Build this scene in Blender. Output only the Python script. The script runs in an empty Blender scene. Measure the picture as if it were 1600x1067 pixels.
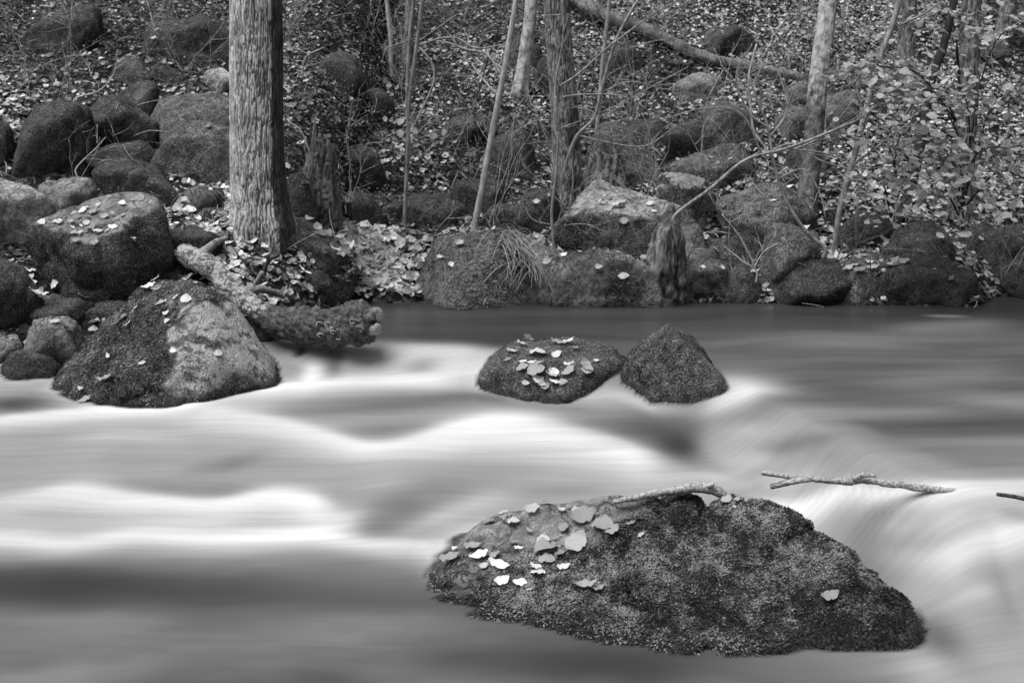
import bpy, bmesh, math, random
import numpy as np
from mathutils import Vector, Matrix
from mathutils.bvhtree import BVHTree

random.seed(7)
rng = np.random.default_rng(11)
scene = bpy.context.scene
COL = scene.collection

# ------------------------------------------------------------------ camera
F_PX = 1800.0                       # focal length in pixels of a 1600 px wide frame
CAM_Z = 1.5
PITCH = math.atan((533.5 - 130.0) / F_PX)
cam_d = bpy.data.cameras.new("camera")
cam_d.sensor_width = 36.0
cam_d.lens = F_PX / 1600.0 * 36.0
cam_d.clip_end = 500.0
cam_d.clip_start = 0.05
cam_d.dof.use_dof = True
cam_d.dof.focus_distance = 4.0
cam_d.dof.aperture_fstop = 8.0
cam = bpy.data.objects.new("camera", cam_d)
COL.objects.link(cam)
cam.location = (0, 0, CAM_Z)
cam.rotation_euler = (math.pi / 2 - PITCH, 0, 0)
scene.camera = cam

# ------------------------------------------------------------------ light
SUN_EL = math.radians(66)
SUN_AZ = math.radians(-62)          # from the left, a little from behind the camera
world = bpy.data.worlds.new("World")
scene.world = world
world.use_nodes = True
wt = world.node_tree
wt.nodes.clear()
sky = wt.nodes.new("ShaderNodeTexSky")
sky.sky_type = 'NISHITA'
sky.sun_disc = False
sky.sun_elevation = SUN_EL
sky.dust_density = 4.0
bw = wt.nodes.new("ShaderNodeRGBToBW")          # the photograph is black and white
bgn = wt.nodes.new("ShaderNodeBackground")
bgn.inputs['Strength'].default_value = 0.05
wo = wt.nodes.new("ShaderNodeOutputWorld")
wt.links.new(sky.outputs[0], bw.inputs[0])
wt.links.new(bw.outputs[0], bgn.inputs['Color'])
wt.links.new(bgn.outputs[0], wo.inputs[0])
sun_d = bpy.data.lights.new("sun", 'SUN')
sun_d.energy = 1.5
sun_d.angle = math.radians(48)
sun_d.color = (1, 1, 1)
sun = bpy.data.objects.new("sun", sun_d)
COL.objects.link(sun)
# direction towards the sun
sdir = Vector((math.sin(SUN_AZ) * math.cos(SUN_EL), -math.cos(SUN_AZ) * math.cos(SUN_EL), math.sin(SUN_EL)))
sun.rotation_euler = sdir.to_track_quat('Z', 'Y').to_euler()
sun.location = sdir * 30
sky.sun_rotation = math.atan2(sdir.x, sdir.y)
vs = scene.view_settings
vs.view_transform = 'Standard'
vs.look = 'None'
vs.gamma = 1.0
vs.exposure = 1.5
vs.use_curve_mapping = False

# ------------------------------------------------------------------ pixel helpers
CP, SP = math.cos(PITCH), math.sin(PITCH)
def ray(px, py):
    a = (px - 800.0) / F_PX
    b = -(py - 533.5) / F_PX
    # camera axes: right=x, up=(0,SP,CP), forward=(0,CP,-SP)
    return Vector((a, b * SP + CP, b * CP - SP))
def at(px, py, D):
    d = ray(px, py)
    t = D / d.y
    return Vector((d.x * t, D, CAM_Z + d.z * t))
def on_z(px, py, z):
    d = ray(px, py)
    t = (z - CAM_Z) / d.z
    return Vector((d.x * t, d.y * t, z))

# ------------------------------------------------------------------ numpy noise
def _hash(ix, iy, iz):
    h = (ix.astype(np.int64) * 374761393 + iy.astype(np.int64) * 668265263 + iz.astype(np.int64) * 2147483647 + 974711) & 0xffffffff
    h = ((h ^ (h >> 13)) * 1274126177) & 0xffffffff
    h = ((h ^ (h >> 16)) * 2246822519) & 0xffffffff
    return ((h ^ (h >> 15)) & 0xffffff) / float(0xffffff)
def vnoise(P):
    I = np.floor(P).astype(np.int64)
    f = P - I
    u = f * f * f * (f * (f * 6 - 15) + 10)
    r = 0
    for dx in (0, 1):
        wx = u[:, 0] if dx else 1 - u[:, 0]
        for dy in (0, 1):
            wy = u[:, 1] if dy else 1 - u[:, 1]
            for dz in (0, 1):
                wz = u[:, 2] if dz else 1 - u[:, 2]
                r = r + wx * wy * wz * _hash(I[:, 0] + dx, I[:, 1] + dy, I[:, 2] + dz)
    return r * 2 - 1
def fbm(P, octv=4, gain=0.5, lac=2.03):
    P = np.asarray(P, float)
    a, s, n = 1.0, 0.0, 0.0
    for o in range(octv):
        s = s + a * vnoise(P + 17.3 * o)
        n += a
        a *= gain
        P = P * lac
    return s / n
def sstep(a, b, x):
    t = np.clip((x - a) / (b - a), 0, 1)
    return t * t * (3 - 2 * t)

# ------------------------------------------------------------------ mesh helpers
def mesh_np(name, V, F, attrs=None, smooth=True):
    """V (n,3); F int array (m,3) or (m,4); attrs: dict of per-vertex floats."""
    me = bpy.data.meshes.new(name)
    V = np.ascontiguousarray(V, dtype=np.float32)
    F = np.ascontiguousarray(F, dtype=np.int32)
    k = F.shape[1]
    me.vertices.add(len(V)); me.vertices.foreach_set('co', V.ravel())
    me.loops.add(F.size); me.loops.foreach_set('vertex_index', F.ravel())
    me.polygons.add(len(F))
    me.polygons.foreach_set('loop_start', np.arange(0, F.size, k, dtype=np.int32))
    me.polygons.foreach_set('loop_total', np.full(len(F), k, dtype=np.int32))
    me.polygons.foreach_set('use_smooth', np.full(len(F), smooth, dtype=bool))
    for an, av in (attrs or {}).items():
        a = me.attributes.new(an, 'FLOAT', 'POINT')
        a.data.foreach_set('value', np.ascontiguousarray(av, dtype=np.float32))
    me.update(calc_edges=True)
    return me
def link(name, data, mat=None, parent=None, loc=None):
    o = bpy.data.objects.new(name, data)
    COL.objects.link(o)
    if loc is not None:
        o.location = loc
    if mat is not None and data is not None:
        if len(data.materials) == 0:
            data.materials.append(mat)
    if parent is not None:
        o.parent = parent
    return o
def tag(o, label=None, cat=None, group=None, kind=None):
    if label: o['label'] = label
    if cat: o['category'] = cat
    if group: o['group'] = group
    if kind: o['kind'] = kind
    return o
def empty(name, loc):
    o = bpy.data.objects.new(name, None)
    o.empty_display_size = 0.05
    COL.objects.link(o)
    o.location = loc
    return o

def grid_faces(nu, nv, wrap=False):
    """nv rows of nu verts"""
    i = np.arange(nu if wrap else nu - 1)
    j = np.arange(nv - 1)
    I, J = np.meshgrid(i, j)
    I2 = (I + 1) % nu
    return np.stack([J * nu + I, J * nu + I2, (J + 1) * nu + I2, (J + 1) * nu + I], -1).reshape(-1, 4)

def tube_vf(pts, radii, sides=7, wob=0.0, seed=0):
    P = np.array([tuple(p) for p in pts], float)
    R = np.array(radii, float)
    n = len(P)
    T = np.gradient(P, axis=0)
    T /= np.linalg.norm(T, axis=1)[:, None] + 1e-9
    ref = np.array([0.37, 0.91, 0.17]) if abs(T[0, 1]) < .8 else np.array([1.0, .1, .2])
    A = np.cross(T, ref); A /= np.linalg.norm(A, axis=1)[:, None] + 1e-9
    B = np.cross(T, A)
    th = np.linspace(0, 2 * np.pi, sides, endpoint=False)
    V = P[:, None, :] + R[:, None, None] * (np.cos(th)[None, :, None] * A[:, None, :] + np.sin(th)[None, :, None] * B[:, None, :])
    V = V.reshape(-1, 3)
    if wob:
        d = V - np.repeat(P, sides, 0)
        k = 1 + wob * fbm(V * (0.6 / max(R.mean(), 1e-4)) + seed * 7.1, 3)
        V = np.repeat(P, sides, 0) + d * k[:, None]
    Fq = grid_faces(sides, n, True)
    # caps: collapse with extra centre verts using degenerate quads
    nV = len(V)
    V = np.vstack([V, P[0] - T[0] * R[0] * .2, P[-1] + T[-1] * R[-1] * .5])
    i = np.arange(sides); i2 = (i + 1) % sides
    c0 = np.stack([np.full(sides, nV), i2, i, i], -1)
    c1 = np.stack([np.full(sides, nV + 1), (n - 1) * sides + i, (n - 1) * sides + i2, (n - 1) * sides + i2], -1)
    tri = np.vstack([Fq[:, [0, 1, 2]], Fq[:, [0, 2, 3]], c0[:, :3], c1[:, :3]])
    return V, tri

def smooth_path(pts, n):
    """Catmull-Rom through pts, n samples"""
    P = np.array([tuple(p) for p in pts], float)
    if len(P) == 2:
        t = np.linspace(0, 1, n)[:, None]
        return P[0] * (1 - t) + P[1] * t
    Q = np.vstack([2 * P[0] - P[1], P, 2 * P[-1] - P[-2]])
    out = []
    m = len(P) - 1
    for s in np.linspace(0, m - 1e-6, n):
        i = int(s); t = s - i
        a, b, c, d = Q[i], Q[i + 1], Q[i + 2], Q[i + 3]
        out.append(.5 * ((2 * b) + (-a + c) * t + (2 * a - 5 * b + 4 * c - d) * t * t + (-a + 3 * b - 3 * c + d) * t ** 3))
    return np.array(out)

def join_vf(parts):
    Vs, Fs, off = [], [], 0
    for V, F in parts:
        Vs.append(V); Fs.append(F + off); off += len(V)
    return np.vstack(Vs), np.vstack(Fs)

# ------------------------------------------------------------------ materials (all grey: the photograph has no colour)
class NT:
    def __init__(self, name):
        self.m = bpy.data.materials.new(name)
        self.m.use_nodes = True
        self.t = self.m.node_tree
        self.t.nodes.clear()
        self.out = self.t.nodes.new("ShaderNodeOutputMaterial")
    def n(self, typ, **kw):
        nd = self.t.nodes.new(typ)
        for k, v in kw.items():
            setattr(nd, k, v)
        return nd
    def l(self, a, b):
        self.t.links.new(a, b)
    def val(self, sock, x):
        if hasattr(x, 'is_output') or isinstance(x, bpy.types.NodeSocket):
            self.l(x, sock)
        else:
            sock.default_value = x
    def math(self, op, a, b=0.0, c=None, clamp=False):
        nd = self.n("ShaderNodeMath", operation=op, use_clamp=clamp)
        self.val(nd.inputs[0], a); self.val(nd.inputs[1], b)
        if c is not None: self.val(nd.inputs[2], c)
        return nd.outputs[0]
    def mixf(self, f, a, b):
        nd = self.n("ShaderNodeMix", data_type='FLOAT')
        self.val(nd.inputs[0], f); self.val(nd.inputs[2], a); self.val(nd.inputs[3], b)
        return nd.outputs[0]
    def ramp(self, x, a, b, lo=0.0, hi=1.0):
        nd = self.n("ShaderNodeMapRange", interpolation_type='SMOOTHSTEP')
        self.val(nd.inputs[0], x)
        for i, v in enumerate((a, b, lo, hi)):
            self.val(nd.inputs[i + 1], v)
        return nd.outputs[0]
    def noise(self, scale, detail=4, rough=.55, vec=None, dist=0.0):
        nd = self.n("ShaderNodeTexNoise")
        nd.inputs['Scale'].default_value = scale
        nd.inputs['Detail'].default_value = detail
        nd.inputs['Roughness'].default_value = rough
        nd.inputs['Distortion'].default_value = dist
        if vec is not None: self.l(vec, nd.inputs['Vector'])
        return nd.outputs[0]
    def attr(self, name):
        nd = self.n("ShaderNodeAttribute", attribute_name=name)
        return nd.outputs['Fac']
    def obj_random(self):
        return self.n("ShaderNodeObjectInfo").outputs['Random']
    def coord(self, which='Object', scale=None):
        tc = self.n("ShaderNodeTexCoord").outputs[which]
        if scale is None: return tc
        mp = self.n("ShaderNodeMapping")
        self.l(tc, mp.inputs[0]); mp.inputs['Scale'].default_value = scale
        return mp.outputs[0]
    def bump(self, h, strength=.5, dist=.01, normal=None):
        nd = self.n("ShaderNodeBump")
        self.l(h, nd.inputs['Height'])
        nd.inputs['Strength'].default_value = strength
        nd.inputs['Distance'].default_value = dist
        if normal is not None: self.l(normal, nd.inputs['Normal'])
        return nd.outputs[0]
    def pbsdf(self, col, rough=.85, spec=.3, normal=None):
        b = self.n("ShaderNodeBsdfPrincipled")
        self.val(b.inputs['Base Color'], col if isinstance(col, bpy.types.NodeSocket) else (col, col, col, 1))
        self.val(b.inputs['Roughness'], rough)
        b.inputs['Specular IOR Level'].default_value = spec
        if normal is not None: self.l(normal, b.inputs['Normal'])
        return b
    def done(self, shader):
        self.l(shader, self.out.inputs[0])
        return self.m

def make_rock_mat():
    t = NT("mossy_rock")
    oc = t.coord('Object')
    tone, moss, lich = t.attr('tone'), t.attr('moss'), t.attr('lichen')
    n0 = t.noise(3.5, 6, .6, oc, .6)
    n1 = t.noise(11, 9, .65, oc, .3)
    n2 = t.noise(45, 7, .65, oc)
    n3 = t.noise(170, 5, .65, oc)
    # stained, pitted stone
    stone = t.math('MULTIPLY', tone, t.ramp(n0, .3, .7, .55, 1.25))
    stone = t.math('MULTIPLY', stone, t.ramp(n1, .32, .68, .45, 1.35))
    stone = t.math('MULTIPLY', stone, t.ramp(n2, .30, .70, .55, 1.35))
    stone = t.math('MULTIPLY', stone, t.ramp(n3, .30, .70, .65, 1.3))
    # thin cracks
    vo = t.n("ShaderNodeTexVoronoi", feature='DISTANCE_TO_EDGE')
    vo.inputs['Scale'].default_value = 4.5
    wn = t.n("ShaderNodeTexNoise"); wn.inputs['Scale'].default_value = 5.0; wn.inputs['Detail'].default_value = 5
    t.l(oc, wn.inputs['Vector'])
    va = t.n("ShaderNodeVectorMath", operation='MULTIPLY_ADD')
    t.l(wn.outputs['Color'], va.inputs[0]); va.inputs[1].default_value = (.55, .55, .55); t.l(oc, va.inputs[2])
    t.l(va.outputs[0], vo.inputs['Vector'])
    crack = t.ramp(vo.outputs['Distance'], 0.0, .022)
    stone = t.math('MULTIPLY', stone, t.mixf(crack, .35, 1.0))
    # crusty lichen in speckled patches
    lm = t.math('ADD', t.math('MULTIPLY', n2, .55), t.math('ADD', t.math('MULTIPLY', n1, .55), t.math('MULTIPLY', n3, .25)))
    lmask = t.ramp(t.math('ADD', lm, lich), .74, .86)
    stone = t.mixf(t.math('MULTIPLY', lmask, .9), stone, t.ramp(n3, .3, .7, .16, .50))
    # moss, clumped
    c1 = t.noise(22, 5, .6, oc); c2 = t.noise(120, 5, .7, oc)
    mossc = t.math('MULTIPLY', t.ramp(c2, .36, .74, .006, .21), t.ramp(c1, .3, .7, .40, 1.35))
    mossc = t.math('MULTIPLY', mossc, t.attr('mlight'))
    mv = t.math('ADD', t.math('MULTIPLY', t.math('SUBTRACT', n1, .5), .9), t.math('MULTIPLY', t.math('SUBTRACT', n2, .5), 1.0))
    mm = t.ramp(t.math('ADD', moss, mv), .40, .56)
    col = t.mixf(mm, stone, mossc)
    hs = t.math('ADD', t.math('MULTIPLY', n1, 1.2), t.math('ADD', t.math('MULTIPLY', n2, .55), t.math('MULTIPLY', crack, .35)))
    hm = t.math('ADD', t.math('MULTIPLY', c1, 1.2), t.math('MULTIPLY', c2, .8))
    nb = t.bump(t.mixf(mm, hs, t.math('ADD', hm, .3)), 1.0, .022)
    nb = t.bump(n3, .5, .006, nb)
    wet = t.attr('wet')
    col = t.math('MULTIPLY', col, t.mixf(wet, 1.0, .38))
    b = t.pbsdf(col, t.mixf(wet, .82, .30), .35, nb)
    return t.done(b.outputs[0])
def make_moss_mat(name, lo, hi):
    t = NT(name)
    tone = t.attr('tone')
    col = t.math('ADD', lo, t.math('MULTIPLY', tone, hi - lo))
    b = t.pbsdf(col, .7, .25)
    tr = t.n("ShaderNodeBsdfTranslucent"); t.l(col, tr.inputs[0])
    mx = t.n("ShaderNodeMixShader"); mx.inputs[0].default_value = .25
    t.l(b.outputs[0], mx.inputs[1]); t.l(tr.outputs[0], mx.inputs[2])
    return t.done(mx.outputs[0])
def make_leaf_mat(name, lo, hi, rnd=True, transl=.3):
    t = NT(name)
    f = t.obj_random() if rnd else t.attr('tone')
    oc = t.coord('Object')
    n = t.noise(90 if rnd else 45, 4, .6, oc)
    col = t.math('ADD', lo, t.math('MULTIPLY', f, hi - lo))
    col = t.math('MULTIPLY', col, t.ramp(n, .3, .62, .62, 1.1))
    b = t.pbsdf(col, .6, .35)
    tr = t.n("ShaderNodeBsdfTranslucent"); t.l(col, tr.inputs[0])
    mx = t.n("ShaderNodeMixShader"); mx.inputs[0].default_value = transl
    t.l(b.outputs[0], mx.inputs[1]); t.l(tr.outputs[0], mx.inputs[2])
    return t.done(mx.outputs[0])
def make_bark_mat(name, lo, hi, mosscol=.04, zs=.25, fine=60):
    t = NT(name)
    oc = t.coord('Object', (1, 1, zs))
    of = t.coord('Object')
    n1 = t.noise(fine, 7, .65, oc)
    n2 = t.noise(14, 5, .6, of)
    rid = t.attr('ridge'); moss = t.attr('moss')
    c = t.math('ADD', lo, t.math('MULTIPLY', t.math('MULTIPLY', n1, 1.25), hi - lo))
    c = t.math('MULTIPLY', c, t.mixf(rid, .22, 1.15))
    c = t.math('MULTIPLY', c, t.ramp(n2, .3, .7, .70, 1.2))
    c = t.math('MULTIPLY', c, t.ramp(t.noise(fine * 2.6, 5, .7, oc), .32, .68, .55, 1.3))
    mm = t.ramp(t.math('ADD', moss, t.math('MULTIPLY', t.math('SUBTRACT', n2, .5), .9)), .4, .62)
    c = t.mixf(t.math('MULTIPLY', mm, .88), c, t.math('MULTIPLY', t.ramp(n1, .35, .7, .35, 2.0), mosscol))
    nb = t.bump(n1, .9, .012)
    return t.done(t.pbsdf(c, .85, .2, nb).outputs[0])
def make_plain(name, lo, hi, scale=40, rough=.85, zs=1):
    t = NT(name)
    oc = t.coord('Object', (1, 1, zs))
    n = t.noise(scale, 6, .62, oc)
    c = t.math('ADD', lo, t.math('MULTIPLY', t.ramp(n, .3, .7), hi - lo))
    nb = t.bump(n, .6, .006)
    return t.done(t.pbsdf(c, rough, .25, nb).outputs[0])
def make_birch(name):
    t = NT(name)
    oc = t.coord('Object', (1, 1, .8))
    of = t.coord('Object')
    n = t.noise(28, 7, .68, oc)
    n2 = t.noise(9, 5, .6, of)
    moss = t.attr('moss')
    c = t.ramp(n, .34, .62, .12, .46)
    mm = t.ramp(t.math('ADD', moss, t.math('MULTIPLY', t.math('SUBTRACT', n2, .5), 1.2)), .42, .6)
    c = t.mixf(t.math('MULTIPLY', mm, .85), c, t.ramp(n, .35, .65, .02, .12))
    return t.done(t.pbsdf(c, .75, .25, t.bump(n, .5, .006)).outputs[0])
def make_ground_mat():
    t = NT("rotten_leaf_mat")
    of = t.coord('Object')
    n1 = t.noise(3, 8, .6, of); n2 = t.noise(60, 6, .65, of)
    wn = t.n("ShaderNodeTexNoise"); wn.inputs['Scale'].default_value = 30.0; wn.inputs['Detail'].default_value = 3
    t.l(of, wn.inputs['Vector'])
    va = t.n("ShaderNodeVectorMath", operation='MULTIPLY_ADD')
    t.l(wn.outputs['Color'], va.inputs[0]); va.inputs[1].default_value = (.05, .05, .05); t.l(of, va.inputs[2])
    def flakes(sc):
        vo = t.n("ShaderNodeTexVoronoi"); vo.inputs['Scale'].default_value = sc
        t.l(va.outputs[0], vo.inputs['Vector'])
        sp = t.n("ShaderNodeSeparateColor"); t.l(vo.outputs['Color'], sp.inputs[0])
        return sp.outputs[0], vo.outputs['Distance']
    v1, d1 = flakes(24); v2, d2 = flakes(44)
    v = t.math('MULTIPLY', v1, v2)
    c = t.math('ADD', .006, t.math('MULTIPLY', t.math('POWER', v, 1.6), .28))
    c = t.math('MULTIPLY', c, t.ramp(n1, .35, .65, .25, 1.2))
    c = t.math('MULTIPLY', c, t.ramp(n2, .3, .7, .5, 1.2))
    nb = t.bump(t.math('ADD', v1, t.math('ADD', v2, t.math('MULTIPLY', n2, .6))), 1.0, .03)
    return t.done(t.pbsdf(c, .95, .15, nb).outputs[0])
def make_water_mat():
    t = NT("silky_stream_water")
    foam = t.attr('foam'); edge = t.attr('edge')
    deep = t.n("ShaderNodeBsdfPrincipled")
    deep.inputs['Base Color'].default_value = (.022, .022, .022, 1)
    deep.inputs['Roughness'].default_value = .30
    deep.inputs['IOR'].default_value = 1.33
    deep.inputs['Specular IOR Level'].default_value = .5
    wf = t.n("ShaderNodeBsdfPrincipled")
    wf.inputs['Base Color'].default_value = (.84, .84, .84, 1)
    wf.inputs['Roughness'].default_value = .65
    wf.inputs['Specular IOR Level'].default_value = .2
    sx = t.n("ShaderNodeSeparateXYZ"); t.l(t.coord('Object'), sx.inputs[0])
    def streak(su, sv, det):
        cb = t.n("ShaderNodeCombineXYZ")
        t.l(t.math('MULTIPLY', sx.outputs[0], su), cb.inputs[0]); t.l(t.math('MULTIPLY', t.attr('flow'), sv), cb.inputs[1])
        return t.noise(1.0, det, .55, cb.outputs[0], .25)
    s1 = t.ramp(streak(.9, 9.0, 3), .28, .72, .955, 1.04)
    s2 = t.ramp(streak(1.6, 34.0, 3), .28, .72, .965, 1.035)
    s3 = t.ramp(streak(3.0, 110.0, 2), .28, .72, .98, 1.02)
    st = t.math('MULTIPLY', s1, t.math('MULTIPLY', s2, s3))
    f = t.math('MULTIPLY', t.math('POWER', t.math('MULTIPLY', foam, st), 1.75), .74, clamp=True)
    mx = t.n("ShaderNodeMixShader")
    t.l(f, mx.inputs[0]); t.l(deep.outputs[0], mx.inputs[1]); t.l(wf.outputs[0], mx.inputs[2])
    tr = t.n("ShaderNodeBsdfTransparent")
    m2 = t.n("ShaderNodeMixShader")
    t.l(edge, m2.inputs[0]); t.l(tr.outputs[0], m2.inputs[1]); t.l(mx.outputs[0], m2.inputs[2])
    return t.done(m2.outputs[0])

MAT = dict(
    rock=make_rock_mat(),
    moss=make_moss_mat("moss_fronds", .006, .30),
    leaf=make_leaf_mat("fallen_leaf_surface", .26, .86),
    litter=make_leaf_mat("leaf_litter_surface", .015, .86, rnd=False),
    green=make_leaf_mat("living_leaf_surface", .22, .48, rnd=True, transl=.4),
    herb=make_leaf_mat("undergrowth_surface", .010, .24, rnd=False, transl=.3),
    grass=make_leaf_mat("grass_blade_surface", .06, .36, rnd=False, transl=.3),
    bark=make_bark_mat("fissured_bark", .18, .66, zs=.16, fine=75),
    bark_dark=make_bark_mat("dark_mossy_bark", .07, .36),
    bark_log=make_bark_mat("log_bark", .08, .42, zs=1, fine=38),
    stump=make_bark_mat("rotten_wood", .03, .24, zs=.2, fine=50),
    birch=make_birch("blotched_pale_bark"),
    stem_pale=make_plain("pale_stem_bark", .22, .50, 40, .7, .4),
    stem_mid=make_plain("grey_stem_bark", .11, .34, 45, .75, .4),
    stem_dark=make_plain("dark_stem_bark", .015, .07, 45, .8, .4),
    twig=make_plain("twig_bark", .12, .45, 60, .75),
    drift=make_plain("weathered_branch", .10, .46, 130, .8),
    soil=make_ground_mat(),
    water=make_water_mat(),
)

# ------------------------------------------------------------------ water height and terrain
Z_UP = 0.27
def px_curve(pts, z):
    W = [on_z(p[0], p[1], z) for p in pts]
    W.sort(key=lambda v: v.x)
    return np.array([w.x for w in W]), np.array([w.y for w in W])
LIPX, LIPY = px_curve([(-200, 545), (300, 545), (440, 540), (600, 538), (760, 550), (960, 565), (1090, 580), (1160, 600), (1240, 650), (1330, 706), (1420, 752), (1500, 772), (1700, 778)], Z_UP)
ZL_Y = [-6, 3.0, 3.55, 3.8, 4.3, 5.1, 6.0]
ZL_Z = [0, 0, 0.0, .02, .095, .155, .16]
_lx = np.linspace(-5, 5, 1001)
_ly = np.interp(_lx, LIPX, LIPY)
_g = np.exp(-(np.arange(-40, 41) / 13.0) ** 2); _g /= _g.sum()
LIPX, LIPY = _lx, np.convolve(np.pad(_ly, 40, mode='edge'), _g, mode='valid')
_zy = np.linspace(-6, 8, 1400)
_zz = np.convolve(np.pad(np.interp(_zy, ZL_Y, ZL_Z), 12, mode='edge'), np.ones(25) / 25, mode='valid')
def water_z(x, y):
    yl = np.interp(x, LIPX, LIPY)
    low = np.interp(y, _zy, _zz)
    wdt = np.interp(x, [-1.0, 0.6, .9, 1.2, 1.45], [.26, .34, .85, .75, .36])
    s = sstep(-1.0, 0.25, (y - yl) / wdt)
    return low + (Z_UP - low) * s
def water_at(px, py):
    """where the sight line of a pixel first meets the water surface"""
    d = ray(px, py)
    ys = np.linspace(2.0, 9.0, 1400)
    t = ys / d.y
    x, z = d.x * t, CAM_Z + d.z * t
    below = np.where(z < water_z(x, ys))[0]
    i = below[0] if len(below) else len(ys) - 1
    return Vector((float(x[i]), float(ys[i]), float(z[i])))

SHX = [-9, -3.2, -2.3, -1.35, -1.12, -0.98, -.6, 0.2, 1.0, 1.6, 2.6, 2.9, 4, 9]
SHY = [5.3, 5.3, 5.35, 5.35, 5.75, 6.45, 6.6, 6.55, 6.55, 6.5, 6.45, 6.75, 6.8, 6.8]
def terrain_z(x, y):
    ys = np.interp(x, SHX, SHY)
    d = y - ys
    slope = np.interp(x, [-3, -1, 0, 3], [.46, .44, .44, .42])
    up = Z_UP + .05 + slope * d + .02 * np.maximum(d - 1, 0) ** 2 * np.where(d < 6, 1, 0) + np.where(d >= 6, .02 * 25 + (d - 6) * .3, 0)
    P = np.stack([x, y, np.zeros_like(x)], -1)
    bumps = .10 * fbm(P * 1.7 + 3, 4) * sstep(0, 1.2, d) + .03 * fbm(P * 6, 3)
    bed = Z_UP + .05 + d * 1.1 + .05 * fbm(P * 3, 3)
    bed = np.maximum(bed, -.42 + .06 * fbm(P * 3, 3))
    z = np.where(d > 0, up + bumps, bed + .03 * fbm(P * 6, 3))
    # unseen slopes added behind the camera and to both sides to block low sky light
    rim = np.maximum(np.maximum(-1.8 - y, 0) * .75, np.maximum(np.abs(x) - 6.5, 0) * .6)
    z = np.where(y < 4, np.maximum(z, z + rim), z + np.maximum(np.abs(x) - 6.5, 0) * .45)
    return z
def axis(a, b, fa, fb, step, coarse):
    return np.unique(np.round(np.concatenate([np.arange(a, fa, coarse), np.arange(fa, fb, step), np.arange(fb, b + coarse, coarse)]), 4))
gx = axis(-30, 30, -4.2, 4.4, .045, 1.5)
gy = axis(-12, 40, 3.6, 12.5, .045, 1.5)
GX, GY = np.meshgrid(gx, gy)
TV = np.stack([GX.ravel(), GY.ravel(), terrain_z(GX.ravel(), GY.ravel())], -1)
TF = grid_faces(len(gx), len(gy))
ter = link("ground", mesh_np("ground", TV, TF), MAT['soil'])
tag(ter, "dark forest soil of the bank under leaf litter", kind='structure')
TER_BVH = BVHTree.FromPolygons(TV.tolist(), TF.tolist())
CAMV = Vector((0, 0, CAM_Z))
def ground_hit(px, py):
    h = TER_BVH.ray_cast(CAMV, ray(px, py).normalized())
    return h[0]
def base_depth(px, py, wl=Z_UP):
    """depth of the first of ground and water seen at a pixel"""
    g = ground_hit(px, py)
    d = 99 if g is None else g.y
    if wl is not None and py > 445:
        w = on_z(px, py, wl)
        if w.y > 0: d = min(d, w.y)
    return d

# ------------------------------------------------------------------ rocks
_ICO = {}
def ico(n):
    if n not in _ICO:
        bm = bmesh.new()
        bmesh.ops.create_icosphere(bm, subdivisions=n, radius=1)
        V = np.array([v.co[:] for v in bm.verts]); F = np.array([[v.index for v in f.verts] for f in bm.faces])
        E = np.array([[v.index for v in e.verts] for e in bm.edges])
        bm.free()
        _ICO[n] = (V, F, E)
    return _ICO[n]
ROCKS = []      # (object, world V, F, moss)
ALLV, ALLF, NOFF = [], [], [0]
def add_static(V, F):
    ALLV.append(V); ALLF.append(F + NOFF[0]); NOFF[0] += len(V)

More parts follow.
